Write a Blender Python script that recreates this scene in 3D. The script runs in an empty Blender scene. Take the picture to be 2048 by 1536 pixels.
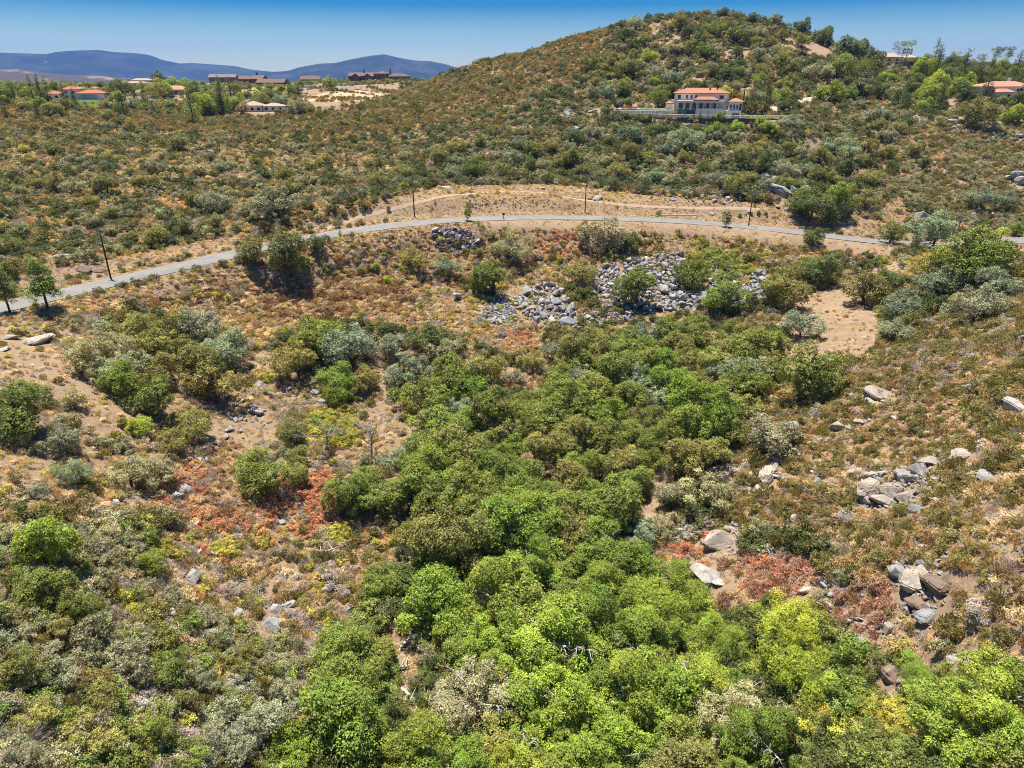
import bpy, bmesh, math, random
import numpy as np
from mathutils import Vector, Matrix

R = math.radians
rng = np.random.default_rng(7)
random.seed(7)
sc = bpy.context.scene
col = sc.collection

# ------------------------------------------------------------------ camera
CAM_Z = 58.0
PITCH = R(24.1)
FPX, CX, CY = 1384.0, 1024.0, 768.0
cam_d = bpy.data.cameras.new('camera')
cam = bpy.data.objects.new('camera', cam_d)
col.objects.link(cam)
cam.location = (0, 0, CAM_Z)
cam.rotation_euler = (R(90) - PITCH, 0, 0)
cam_d.sensor_width = 36.0
cam_d.lens = 36.0 * FPX / 2048.0
cam_d.clip_start = 1.0
cam_d.clip_end = 60000.0
sc.camera = cam

# ------------------------------------------------------------------ sky + sun
SUN_EL, SUN_AZ = R(75), R(-35)          # azimuth measured from +Y (away from the camera) towards +X
world = bpy.data.worlds.new('World')
sc.world = world
world.use_nodes = True
wn, wl = world.node_tree.nodes, world.node_tree.links
for n in list(wn):
    wn.remove(n)
wo = wn.new('ShaderNodeOutputWorld')
bg = wn.new('ShaderNodeBackground')
sky = wn.new('ShaderNodeTexSky')
sky.sky_type = 'NISHITA'
sky.sun_disc = False
sky.sun_elevation = SUN_EL
sky.sun_rotation = SUN_AZ
sky.altitude = 600
sky.air_density = 1.0
sky.dust_density = 0.6
sky.ozone_density = 1.0
# polarised-looking deep blue: saturation of the clear air rises with elevation
tc = wn.new('ShaderNodeTexCoord')
sp = wn.new('ShaderNodeSeparateXYZ')
mr = wn.new('ShaderNodeMapRange')
mr.inputs['From Min'].default_value = -0.01
mr.inputs['From Max'].default_value = 0.30
ramp = wn.new('ShaderNodeValToRGB')
ramp.color_ramp.elements[0].color = (1.0, 0.95, 0.78, 1)
ramp.color_ramp.elements[1].color = (0.03, 0.28, 0.56, 1)
for pos_, c_ in ((0.13, (0.58, 0.69, 0.64)), (0.29, (0.0, 0.24, 0.46))):
    e = ramp.color_ramp.elements.new(pos_); e.color = (*c_, 1)
mul = wn.new('ShaderNodeMixRGB'); mul.blend_type = 'MULTIPLY'; mul.inputs[0].default_value = 1.0
wl.new(tc.outputs['Generated'], sp.inputs[0])
wl.new(sp.outputs['Z'], mr.inputs['Value'])
wl.new(mr.outputs[0], ramp.inputs[0])
wl.new(sky.outputs[0], mul.inputs[1])
wl.new(ramp.outputs[0], mul.inputs[2])
wl.new(mul.outputs[0], bg.inputs[0])
bg.inputs[1].default_value = 0.10
wl.new(bg.outputs[0], wo.inputs[0])

sun_d = bpy.data.lights.new('sun', 'SUN')
sun_d.energy = 5.0
sun_d.angle = R(0.53)
sun_d.color = (1.0, 0.945, 0.83)
sun = bpy.data.objects.new('sun', sun_d)
col.objects.link(sun)
sdir = Vector((math.sin(SUN_AZ) * math.cos(SUN_EL), math.cos(SUN_AZ) * math.cos(SUN_EL), math.sin(SUN_EL)))
sun.rotation_euler = (-sdir).to_track_quat('-Z', 'Y').to_euler()
sun.location = (0, 0, 200)

vs = sc.view_settings
vs.view_transform = 'Standard'
vs.look = 'None'
vs.gamma = 1.0
vs.use_curve_mapping = False
vs.exposure = 0.92
sc.cycles.use_denoising = True
sc.cycles.denoising_prefilter = 'NONE'
sc.cycles.filter_width = 1.0
sc.cycles.max_bounces = 4
sc.cycles.transparent_max_bounces = 4
sc.cycles.volume_bounces = 0
sc.render.film_transparent = False

# ------------------------------------------------------------------ pixel <-> world
cp, spn = math.cos(PITCH), math.sin(PITCH)
def rays(u, v):
    x = (np.asarray(u, float) - CX) / FPX
    y = -(np.asarray(v, float) - CY) / FPX
    d = np.stack([x, cp + y * spn, -spn + y * cp], -1)
    return d / np.linalg.norm(d, axis=-1, keepdims=True)
def project(p):
    p = np.asarray(p, float)
    q = p - np.array([0, 0, CAM_Z])
    f = q[..., 1] * cp - q[..., 2] * spn
    up = q[..., 1] * spn + q[..., 2] * cp
    f = np.where(f < 0.1, 0.1, f)
    return CX + FPX * q[..., 0] / f, CY - FPX * up / f, f
def unproj(u, v, s):
    return np.array([0, 0, CAM_Z]) + rays(u, v) * np.asarray(s, float)[..., None]

# ------------------------------------------------------------------ terrain
CTRL = []
def row(v, pairs):
    for u, s in pairs:
        CTRL.append((u, v, s))
row(1600, [(-250, 48), (500, 60), (1024, 66), (1500, 65), (2250, 50)])
row(1400, [(-200, 54), (0, 58), (500, 68), (1024, 74.5), (1500, 73), (1800, 68), (2048, 60), (2250, 54)])
row(1200, [(-200, 62), (0, 67), (500, 79), (1024, 85), (1400, 83), (1700, 75), (2048, 65), (2250, 60)])
row(1000, [(-200, 76), (0, 82), (500, 93), (1024, 98), (1400, 96), (1700, 88), (2048, 76), (2250, 70)])
row(850, [(-200, 92), (0, 97), (500, 108), (1024, 113), (1450, 111), (1750, 102), (2048, 90), (2250, 84)])
row(700, [(-200, 112), (0, 117), (500, 128), (1024, 134), (1450, 137), (1700, 135), (2048, 113), (2250, 106)])
row(620, [(300, 138), (600, 145), (1024, 150), (1450, 158), (1700, 160), (1900, 152), (2048, 142), (2250, 132)])
row(540, [(700, 158), (1024, 166), (1450, 178), (1700, 186), (1950, 180), (2100, 175)])
ROADPX = [(-260, 668, 128), (-120, 643, 131), (0, 618, 135), (112, 590, 140), (222, 569, 145), (300, 551, 149), (375, 534, 153),
          (487, 511, 158.5), (560, 490, 162), (640, 469, 166), (710, 455, 169), (770, 446, 171.5), (830, 440, 174), (925, 436, 178), (1012, 434.5, 182),
          (1140, 433.5, 188), (1267, 438, 193), (1342, 441, 196), (1480, 448, 201), (1596, 462, 204),
          (1654, 471, 206), (1742, 484, 209), (1800, 491, 212), (1859, 495.5, 217), (1920, 495, 225), (1990, 487, 236), (2100, 474, 250)]
CTRL += ROADPX
# the cut bank and the slopes beyond the road
row(500, [(-200, 158), (0, 163), (200, 170)])
row(400, [(-200, 200), (0, 205), (250, 205), (500, 200)])
row(300, [(-200, 285), (0, 290), (300, 285), (600, 275), (900, 262), (1170, 256), (1420, 266)])
row(245, [(-200, 370), (0, 375), (300, 370), (600, 360), (1650, 318), (1850, 330), (2048, 342), (2250, 342)])
row(380, [(700, 195), (900, 199), (1100, 210), (1300, 217), (1500, 224), (1700, 246), (2048, 285), (2250, 290)])
row(340, [(450, 240), (750, 232), (1000, 228), (1200, 232), (1420, 244), (1700, 268), (2048, 300)])
row(300, [(1700, 290), (2048, 318), (2250, 318)])
row(213, [(850, 352), (1000, 335), (1170, 322)])
row(236, [(1340, 302), (1420, 303), (1500, 304)])
row(205, [(1420, 330), (1600, 345), (1800, 362), (2048, 374), (2250, 374)])
row(165, [(1170, 368), (1420, 360), (1600, 378), (1790, 405), (2048, 425), (2250, 425)])
row(100, [(1300, 420), (1420, 415), (1550, 425)])
# left plateau
row(208, [(-250, 450), (0, 450), (150, 450), (300, 455), (470, 440), (560, 430), (700, 425)])
row(192, [(0, 500), (300, 510), (620, 520), (720, 520), (790, 470)])
row(170, [(-250, 640), (0, 640), (300, 640), (500, 640), (700, 640), (820, 640)])
row(172, [(0, 820), (500, 820), (800, 820)])
SKY = [(840, 178, 430), (900, 148, 452), (1000, 118, 458), (1100, 93, 462), (1170, 72, 466), (1240, 56, 470), (1330, 41, 476),
       (1420, 34, 480), (1500, 44, 480), (1590, 66, 478), (1650, 87, 476), (1700, 108, 480), (1770, 130, 500)]
CTRL += SKY
row(137, [(1850, 560), (1950, 600), (2048, 620), (2250, 620)])
for (u, v, s) in SKY:
    CTRL.append((u, v + 30, s * 1.22))
    CTRL.append((u, v + 75, s * 1.7))
row(158, [(1850, 760), (2048, 820), (2250, 820)])
C = np.array(CTRL)
P = unproj(C[:, 0], C[:, 1], C[:, 2])
# guard points round and behind the camera
G = []
for a in range(-180, 180, 20):
    if abs(a) >= 60:
        G.append((70 * math.sin(R(a)), 70 * math.cos(R(a)) , CAM_Z - 46))
        G.append((260 * math.sin(R(a)), 260 * math.cos(R(a)), CAM_Z - 34))
        G.append((700 * math.sin(R(a)), 700 * math.cos(R(a)), CAM_Z - 30))
G.append((0, 18, CAM_Z - 50)); G.append((-14, 0, CAM_Z - 47)); G.append((14, 0, CAM_Z - 47))
P = np.vstack([P, np.array(G)])
S_ = 100.0
def tps_k(r2):
    return np.where(r2 > 1e-12, 0.5 * r2 * np.log(np.maximum(r2, 1e-12)), 0.0)
XY = P[:, :2] / S_
n = len(XY)
K = tps_k(((XY[:, None, :] - XY[None]) ** 2).sum(-1)) + np.eye(n) * 0.0015
A = np.zeros((n + 3, n + 3))
A[:n, :n] = K
A[:n, n] = 1; A[:n, n + 1:] = XY
A[n, :n] = 1; A[n + 1:, :n] = XY.T
W = np.linalg.solve(A, np.concatenate([P[:, 2], np.zeros(3)]))
def tps(x, y):
    q = np.stack([np.ravel(x), np.ravel(y)], -1) / S_
    out = np.empty(len(q))
    for i in range(0, len(q), 20000):
        b = q[i:i + 20000]
        k = tps_k(((b[:, None, :] - XY[None]) ** 2).sum(-1))
        out[i:i + 20000] = k @ W[:n] + W[n] + b @ W[n + 1:]
    return out.reshape(np.shape(x))
# table on a regular grid, read back bilinearly
GX0, GX1, GY0, GY1, GS = -700.0, 700.0, -80.0, 1000.0, 2.0
gx = np.arange(GX0, GX1 + GS, GS); gy = np.arange(GY0, GY1 + GS, GS)
MX, MY = np.meshgrid(gx, gy)
cgx = np.arange(GX0, GX1 + 8, 8.0); cgy = np.arange(GY0, GY1 + 8, 8.0)
cMX, cMY = np.meshgrid(cgx, cgy)
cZ = tps(cMX, cMY)
def bil(Z, x0, y0, s, x, y):
    fx = np.clip((np.asarray(x, float) - x0) / s, 0, Z.shape[1] - 1.001)
    fy = np.clip((np.asarray(y, float) - y0) / s, 0, Z.shape[0] - 1.001)
    ix = fx.astype(int); iy = fy.astype(int); fx = fx - ix; fy = fy - iy
    return (Z[iy, ix] * (1 - fx) + Z[iy, ix + 1] * fx) * (1 - fy) + (Z[iy + 1, ix] * (1 - fx) + Z[iy + 1, ix + 1] * fx) * fy
near = (MX > -260) & (MX < 320) & (MY < 330)
GZ = bil(cZ, GX0, GY0, 8.0, MX, MY)
GZ[near] = tps(MX[near], MY[near])
# natural lumps
def vnoise(x, y, s, seed):
    r = np.random.default_rng(seed).random((257, 257))
    fx = (np.asarray(x) / s) % 256; fy = (np.asarray(y) / s) % 256
    ix = fx.astype(int); iy = fy.astype(int); fx = fx - ix; fy = fy - iy
    fx = fx * fx * (3 - 2 * fx); fy = fy * fy * (3 - 2 * fy)
    return (r[iy, ix] * (1 - fx) + r[iy, ix + 1] * fx) * (1 - fy) + (r[iy + 1, ix] * (1 - fx) + r[iy + 1, ix + 1] * fx) * fy
GZ += (vnoise(MX + 999, MY + 999, 23, 1) - .5) * 1.6 + (vnoise(MX + 999, MY + 999, 9, 2) - .5) * 0.7
# the road bench: smooth line, ground levelled to it
rp = np.array([unproj(u, v, s) for u, v, s in ROADPX])
def smooth_line(p, step, it=3):
    d = np.r_[0, np.cumsum(np.linalg.norm(np.diff(p[:, :2], axis=0), axis=1))]
    t = np.arange(0, d[-1], step)
    q = np.stack([np.interp(t, d, p[:, k]) for k in range(3)], -1)
    for _ in range(it):
        for w in (5, 7):
            k = np.ones(w) / w
            pad = np.pad(q, ((w // 2, w // 2), (0, 0)), 'edge')
            q2 = np.stack([np.convolve(pad[:, j], k, 'valid') for j in range(3)], -1)
            q2[0], q2[-1] = q[0], q[-1]
            q = q2
    return q
ROAD = smooth_line(rp, 2.0)
kz = np.ones(31) / 31
ROAD[:, 2] = np.convolve(np.pad(ROAD[:, 2], 15, 'edge'), kz, 'valid')
RHALF = 3.1
def line_dist(x, y, L):
    x = np.ravel(x); y = np.ravel(y)
    best = np.full(x.shape, 1e9); zz = np.zeros(x.shape)
    for i in range(0, len(x), 20000):
        d2 = (x[i:i + 20000, None] - L[None, :, 0]) ** 2 + (y[i:i + 20000, None] - L[None, :, 1]) ** 2
        j = d2.argmin(1)
        best[i:i + 20000] = np.sqrt(d2[np.arange(len(j)), j]); zz[i:i + 20000] = L[j, 2]
    return best, zz
m = (MX > ROAD[:, 0].min() - 20) & (MX < ROAD[:, 0].max() + 20) & (MY > ROAD[:, 1].min() - 20) & (MY < ROAD[:, 1].max() + 20)
dd, zz = line_dist(MX[m], MY[m], ROAD)
w = np.clip(1 - (dd - RHALF - 2.6) / 7.0, 0, 1); w = w * w * (3 - 2 * w)
GZ[m] = GZ[m] * (1 - w) + (zz - 0.12) * w
def hz(x, y):
    return bil(GZ, GX0, GY0, GS, x, y)
def level(cx, cy, z, rx, ry, rot=0.0, fall=8.0):
    """level a building pad into the ground"""
    c, s = math.cos(rot), math.sin(rot)
    a = (MX - cx) * c + (MY - cy) * s; b = -(MX - cx) * s + (MY - cy) * c
    d = np.maximum(np.maximum(np.abs(a) - rx, np.abs(b) - ry), 0)
    w = np.clip(1 - d / fall, 0, 1); w = w * w * (3 - 2 * w)
    GZ[:] = GZ * (1 - w) + z * w
def hit(u, v, off=0.0, smin=30.0, smax=900.0):
    """where the ray through photo pixel (u, v) meets the ground raised by off metres"""
    d = rays(u, v)
    s = np.concatenate([np.arange(smin, 350, 0.5), np.arange(350, smax, 1.5)])
    p = np.array([0, 0, CAM_Z]) + d[None] * s[:, None]
    g = p[:, 2] - hz(p[:, 0], p[:, 1]) - off
    k = np.argmax(g < 0)
    if g[k] >= 0:
        k = np.argmin(g)
        return p[k], s[k], False
    if k == 0:
        return p[0], s[0], True
    t = g[k - 1] / (g[k - 1] - g[k] + 1e-9)
    ss = s[k - 1] + t * (s[k] - s[k - 1])
    return np.array([0, 0, CAM_Z]) + d * ss, ss, True
# ------------------------------------------------------------------ helpers
def tag(o, label=None, cat=None, group=None, kind=None):
    if label: o['label'] = label
    if cat: o['category'] = cat
    if group: o['group'] = group
    if kind: o['kind'] = kind
    return o
def link(name, data, mats=None, parent=None, loc=None, rot=None, scale=None, colour=None):
    o = bpy.data.objects.new(name, data)
    col.objects.link(o)
    if mats is not None and data is not None and len(data.materials) == 0:
        for mm in (mats if isinstance(mats, (list, tuple)) else [mats]):
            data.materials.append(mm)
    if parent: o.parent = parent
    if loc is not None: o.location = loc
    if rot is not None: o.rotation_euler = rot
    if scale is not None: o.scale = scale
    if colour is not None: o.color = (*colour, 1)
    return o
def empty(name, loc=(0, 0, 0), rz=0.0):
    o = bpy.data.objects.new(name, None)
    o.empty_display_size = 0.3
    col.objects.link(o)
    o.location = loc; o.rotation_euler = (0, 0, rz)
    return o
def np_mesh(name, verts, faces, smooth=False, attrs=None):
    """verts (N,3); faces (M,k) all of one size"""
    verts = np.asarray(verts, np.float32); faces = np.asarray(faces, np.int32)
    me = bpy.data.meshes.new(name)
    me.vertices.add(len(verts)); me.vertices.foreach_set('co', verts.ravel())
    k = faces.shape[1]
    me.loops.add(faces.size); me.loops.foreach_set('vertex_index', faces.ravel())
    me.polygons.add(len(faces))
    me.polygons.foreach_set('loop_start', np.arange(0, faces.size, k, dtype=np.int32))
    try:
        me.polygons.foreach_set('loop_total', np.full(len(faces), k, np.int32))
    except Exception:
        pass
    me.polygons.foreach_set('use_smooth', np.full(len(faces), bool(smooth)))
    for nm, arr in (attrs or {}).items():
        a = me.attributes.new(nm, 'FLOAT', 'FACE'); a.data.foreach_set('value', np.asarray(arr, np.float32))
    me.update(calc_edges=True)
    return me
class MB:
    """collects boxes, prisms and tubes into one mesh"""
    def __init__(self): self.v = []; self.f = []
    def add(self, vs_, fs): 
        b = len(self.v); self.v += [tuple(p) for p in vs_]; self.f += [tuple(i + b for i in f) for f in fs]
        return self
    def box(self, x0, x1, y0, y1, z0, z1):
        return self.add([(x0, y0, z0), (x1, y0, z0), (x1, y1, z0), (x0, y1, z0), (x0, y0, z1), (x1, y0, z1), (x1, y1, z1), (x0, y1, z1)],
                        [(3, 2, 1, 0), (4, 5, 6, 7), (0, 1, 5, 4), (1, 2, 6, 5), (2, 3, 7, 6), (3, 0, 4, 7)])
    def tube(self, pts, rad, k=6, cap=True):
        pts = [Vector(p) for p in pts]
        rad = list(rad) if hasattr(rad, '__len__') else [rad] * len(pts)
        b = len(self.v); up = Vector((0.13, 0.2, 1)).normalized()
        for i, p in enumerate(pts):
            t = (pts[min(i + 1, len(pts) - 1)] - pts[max(i - 1, 0)]).normalized()
            a = t.cross(Vector((1, 0.1, 0)) if abs(t.z) > .8 else up).normalized(); c = t.cross(a)
            for j in range(k):
                th = 2 * math.pi * j / k
                self.v.append(tuple(p + (a * math.cos(th) + c * math.sin(th)) * rad[i]))
        for i in range(len(pts) - 1):
            for j in range(k):
                q = (j + 1) % k
                self.f.append((b + i * k + j, b + i * k + q, b + (i + 1) * k + q, b + (i + 1) * k + j))
        if cap:
            self.f.append(tuple(b + (len(pts) - 1) * k + j for j in range(k)))
            self.f.append(tuple(b + j for j in reversed(range(k))))
        return self
    def mesh(self, name, smooth=False):
        me = bpy.data.meshes.new(name); me.from_pydata(self.v, [], self.f); me.update()
        if smooth:
            me.polygons.foreach_set('use_smooth', [True] * len(me.polygons))
        return me
    def build(self, name, mat, parent=None, smooth=False, **kw):
        return link(name, self.mesh(name, smooth), mat, parent, **kw)

# ------------------------------------------------------------------ materials
def new_mat(name):
    m_ = bpy.data.materials.new(name); m_.use_nodes = True
    nt = m_.node_tree
    for nn in list(nt.nodes): nt.nodes.remove(nn)
    out = nt.nodes.new('ShaderNodeOutputMaterial')
    return m_, nt, out
def N(nt, typ, **kw):
    nn = nt.nodes.new(typ)
    for k_, v_ in kw.items(): setattr(nn, k_, v_)
    return nn
def mix_rgb(nt, fac, a, b, mode='MIX'):
    mm = N(nt, 'ShaderNodeMixRGB', blend_type=mode)
    for i, x in ((0, fac), (1, a), (2, b)):
        if hasattr(x, 'is_linked') or hasattr(x, 'links'):
            nt.links.new(x, mm.inputs[i])
        elif isinstance(x, (int, float)):
            mm.inputs[i].default_value = x
        else:
            mm.inputs[i].default_value = (*x, 1)
    return mm.outputs[0]
def noise(nt, scale, detail=4, rough=.55, vec=None, dist=0.0):
    nn = N(nt, 'ShaderNodeTexNoise'); nn.inputs['Scale'].default_value = scale
    nn.inputs['Detail'].default_value = detail; nn.inputs['Roughness'].default_value = rough
    nn.inputs['Distortion'].default_value = dist
    if vec is not None: nt.links.new(vec, nn.inputs['Vector'])
    return nn.outputs['Fac']
def rampf(nt, x, lo, hi):
    r_ = N(nt, 'ShaderNodeMapRange', interpolation_type='SMOOTHSTEP')
    nt.links.new(x, r_.inputs['Value']); r_.inputs['From Min'].default_value = lo; r_.inputs['From Max'].default_value = hi
    return r_.outputs[0]
def plain(name, c, rough=.8, var=.18, scale=3.0, bump=0.0, metal=0.0, obj_col=False, spec=.3):
    """one base colour with blotches of wear and a little relief"""
    m_, nt, out = new_mat(name)
    b = N(nt, 'ShaderNodeBsdfPrincipled'); b.inputs['Roughness'].default_value = rough; b.inputs['Metallic'].default_value = metal
    b.inputs['Specular IOR Level'].default_value = spec
    tc_ = N(nt, 'ShaderNodeTexCoord')
    f1 = noise(nt, scale, 5, .6, tc_.outputs['Object'])
    base = N(nt, 'ShaderNodeObjectInfo').outputs['Color'] if obj_col else c
    dark = mix_rgb(nt, 1.0, base, tuple([1 - var] * 3), 'MULTIPLY')
    light = mix_rgb(nt, 1.0, base, tuple([1 + var] * 3), 'MULTIPLY')
    nt.links.new(mix_rgb(nt, f1, dark, light), b.inputs['Base Color'])
    if bump:
        bp = N(nt, 'ShaderNodeBump'); bp.inputs['Strength'].default_value = bump; bp.inputs['Distance'].default_value = .05
        nt.links.new(noise(nt, scale * 6, 4, .6, tc_.outputs['Object']), bp.inputs['Height']); nt.links.new(bp.outputs[0], b.inputs['Normal'])
    nt.links.new(b.outputs[0], out.inputs[0])
    return m_
def ground_mat():
    m_, nt, out = new_mat('dry_soil')
    b = N(nt, 'ShaderNodeBsdfPrincipled'); b.inputs['Roughness'].default_value = .95; b.inputs['Specular IOR Level'].default_value = .1
    g = N(nt, 'ShaderNodeNewGeometry').outputs['Position']
    n1 = noise(nt, .05, 5, .6, g); n2 = noise(nt, .45, 6, .65, g); n3 = noise(nt, 3.0, 5, .7, g); n4 = noise(nt, .12, 4, .6, g, .6)
    c = mix_rgb(nt, rampf(nt, n1, .35, .65), (.245, .172, .113), (.29, .203, .14))
    c = mix_rgb(nt, rampf(nt, n2, .42, .66), c, (.33, .235, .14))
    c = mix_rgb(nt, rampf(nt, n4, .58, .72), c, (.23, .13, .075))
    c = mix_rgb(nt, rampf(nt, n3, .52, .78), c, (.15, .095, .058))
    nt.links.new(c, b.inputs['Base Color'])
    bp = N(nt, 'ShaderNodeBump'); bp.inputs['Strength'].default_value = .7; bp.inputs['Distance'].default_value = .25
    nt.links.new(noise(nt, 2.2, 7, .7, g), bp.inputs['Height']); nt.links.new(bp.outputs[0], b.inputs['Normal'])
    nt.links.new(b.outputs[0], out.inputs[0])
    return m_
def asphalt_mat():
    m_, nt, out = new_mat('worn_asphalt')
    b = N(nt, 'ShaderNodeBsdfPrincipled'); b.inputs['Roughness'].default_value = .95; b.inputs['Specular IOR Level'].default_value = .12
    g = N(nt, 'ShaderNodeNewGeometry').outputs['Position']
    c = mix_rgb(nt, rampf(nt, noise(nt, .3, 5, .6, g), .35, .7), (.20, .19, .178), (.245, .234, .216))
    c = mix_rgb(nt, rampf(nt, noise(nt, 1.3, 6, .7, g), .6, .75), c, (.165, .157, .148))
    c = mix_rgb(nt, rampf(nt, noise(nt, .75, 6, .75, g, 1.2), .60, .68), c, (.30, .245, .185))   # drifted dirt
    nt.links.new(c, b.inputs['Base Color']); nt.links.new(b.outputs[0], out.inputs[0])
    return m_
def leaf_mat(name, instancer, gloss=.5, trans=.26):
    m_, nt, out = new_mat(name)
    if instancer:
        a = N(nt, 'ShaderNodeAttribute', attribute_type='INSTANCER', attribute_name='tint'); base = a.outputs['Color']
    else:
        base = N(nt, 'ShaderNodeObjectInfo').outputs['Color']
    v = N(nt, 'ShaderNodeAttribute', attribute_name='v').outputs['Fac']
    h = N(nt, 'ShaderNodeHueSaturation')
    mr1 = N(nt, 'ShaderNodeMapRange'); nt.links.new(v, mr1.inputs['Value']); mr1.inputs['To Min'].default_value = .5; mr1.inputs['To Max'].default_value = 1.62
    v2 = N(nt, 'ShaderNodeAttribute', attribute_name='w').outputs['Fac']
    mr2 = N(nt, 'ShaderNodeMapRange'); nt.links.new(v2, mr2.inputs['Value']); mr2.inputs['To Min'].default_value = .481; mr2.inputs['To Max'].default_value = .517
    nt.links.new(mr2.outputs[0], h.inputs['Hue']); nt.links.new(mr1.outputs[0], h.inputs['Value']); nt.links.new(base, h.inputs['Color'])
    d = N(nt, 'ShaderNodeBsdfPrincipled'); d.inputs['Roughness'].default_value = gloss; d.inputs['Specular IOR Level'].default_value = .25
    t = N(nt, 'ShaderNodeBsdfTranslucent')
    nt.links.new(h.outputs[0], d.inputs['Base Color'])
    nt.links.new(mix_rgb(nt, 1.0, h.outputs[0], (1.3, 1.2, .5), 'MULTIPLY'), t.inputs['Color'])
    mx = N(nt, 'ShaderNodeMixShader'); mx.inputs[0].default_value = trans
    nt.links.new(d.outputs[0], mx.inputs[1]); nt.links.new(t.outputs[0], mx.inputs[2]); nt.links.new(mx.outputs[0], out.inputs[0])
    return m_
def rock_mat(name, instancer=False):
    m_, nt, out = new_mat(name)
    b = N(nt, 'ShaderNodeBsdfPrincipled'); b.inputs['Roughness'].default_value = .9; b.inputs['Specular IOR Level'].default_value = .2
    if instancer:
        base = N(nt, 'ShaderNodeAttribute', attribute_type='INSTANCER', attribute_name='tint').outputs['Color']
    else:
        base = N(nt, 'ShaderNodeObjectInfo').outputs['Color']
    g = N(nt, 'ShaderNodeNewGeometry').outputs['Position']
    c = mix_rgb(nt, rampf(nt, noise(nt, .9, 6, .65, g), .4, .68), base, mix_rgb(nt, 1., base, (.72, .68, .66), 'MULTIPLY'))
    c = mix_rgb(nt, rampf(nt, noise(nt, 3.5, 5, .7, g), .56, .72), c, (.11, .098, .088))
    c = mix_rgb(nt, rampf(nt, noise(nt, .55, 5, .7, g, .8), .56, .66), c, mix_rgb(nt, 1., base, (.50, .45, .40), 'MULTIPLY'))
    vo = N(nt, 'ShaderNodeTexVoronoi', feature='DISTANCE_TO_EDGE'); vo.inputs['Scale'].default_value = .55
    wob = N(nt, 'ShaderNodeTexNoise'); wob.inputs['Scale'].default_value = .9; nt.links.new(g, wob.inputs['Vector'])
    nt.links.new(mix_rgb(nt, 1., g, mix_rgb(nt, 1., wob.outputs['Color'], (2.2, 2.2, 2.2), 'MULTIPLY'), 'ADD'), vo.inputs['Vector'])
    c = mix_rgb(nt, rampf(nt, vo.outputs['Distance'], .02, .0), c, (.10, .088, .078))
    nt.links.new(c, b.inputs['Base Color'])
    bp = N(nt, 'ShaderNodeBump'); bp.inputs['Strength'].default_value = .6; bp.inputs['Distance'].default_value = .12
    nt.links.new(noise(nt, 3, 8, .7, g), bp.inputs['Height']); nt.links.new(bp.outputs[0], b.inputs['Normal'])
    nt.links.new(b.outputs[0], out.inputs[0])
    return m_
def glass_mat():
    m_, nt, out = new_mat('window_glass')
    b = N(nt, 'ShaderNodeBsdfPrincipled'); b.inputs['Base Color'].default_value = (.02, .025, .03, 1); b.inputs['Roughness'].default_value = .08
    nt.links.new(b.outputs[0], out.inputs[0]); return m_
M = {
    'soil': ground_mat(), 'asphalt': asphalt_mat(), 'leaf': leaf_mat('leaf', False), 'leaf_i': leaf_mat('leaf_scatter', True),
    'rock': rock_mat('granite'), 'rock_i': rock_mat('granite_scatter', True), 'glass': glass_mat(),
    'bark': plain('bark', (.075, .055, .04), .95, .35, 4, .5), 'dead': plain('dead_wood', (.34, .30, .27), .9, .3, 5, .4),
    'pale_bark': plain('pale_bark', (.46, .42, .36), .9, .35, 3, .4),
    'pole': plain('pole_wood', (.06, .042, .03), .9, .3, 2, .3), 'metal': plain('galvanised', (.45, .46, .47), .45, .1, 3, 0, .6),
    'wire': plain('wire', (.12, .12, .12), .6, .1), 'black': plain('black_paint', (.02, .02, .02), .5, .2),
    'white': plain('white_paint', (.72, .71, .68), .6, .08, 2), 'stucco': plain('stucco', (.84, .75, .66), .9, .07, 1.5, .15),
    'stone_wall': plain('pale_block_wall', (.74, .68, .60), .9, .1, 1.5, .2),
    'tile': plain('clay_tile', (.35, .165, .095), .85, .25, 2.5, .3), 'tile_pink': plain('pink_tile', (.44, .215, .14), .85, .2, 2.5, .3),
    'tile_red': plain('red_tile', (.38, .115, .07), .8, .2, 2.5, .3), 'tile_pale': plain('pale_tile', (.36, .29, .23), .85, .15, 2.5, .3),
    'shingle': plain('brown_shingle', (.15, .10, .085), .9, .25, 2.5, .3), 'logwall': plain('brown_siding', (.12, .065, .045), .85, .25, 2, .3),
    'grey_roof': plain('grey_roof', (.16, .14, .135), .8, .15, 2), 'cream': plain('cream_wall', (.58, .47, .30), .9, .08, 1.5, .15),
    'rwall': plain('brown_block_wall', (.16, .105, .075), .9, .2, 1.5, .3), 'concrete': plain('concrete', (.36, .31, .26), .9, .12, 1.2, .2),
    'paver': plain('pale_paving', (.40, .345, .28), .9, .1, 1.0, .2), 'lawn': plain('lawn', (.075, .12, .02), .95, .35, 1.2, .6),
    'dry_lawn': plain('dry_lawn', (.27, .25, .05), .95, .3, 1.0, .5), 'door': plain('dark_door', (.05, .035, .028), .6, .2),
    'blue_panel': plain('solar_cell', (.012, .018, .05), .18, .1, 4, 0, 0, False, .5), 'track': plain('trodden_earth', (.40, .285, .185), .95, .18, .6, .4),
    'field': plain('graded_earth', (.50, .335, .20), .95, .2, .12, .4), 'garage': plain('garage_door', (.17, .14, .12), .7, .1),
    'blue_door': plain('pale_blue_door', (.42, .48, .55), .6, .08), 'steel_roof': plain('green_grey_awning', (.22, .27, .25), .5, .12),
    'car': plain('car_paint', (.7, .7, .7), .25, .05, 1, 0, 0, True, .5), 'tyre': plain('tyre', (.02, .02, .02), .8, .1),
}
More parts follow.
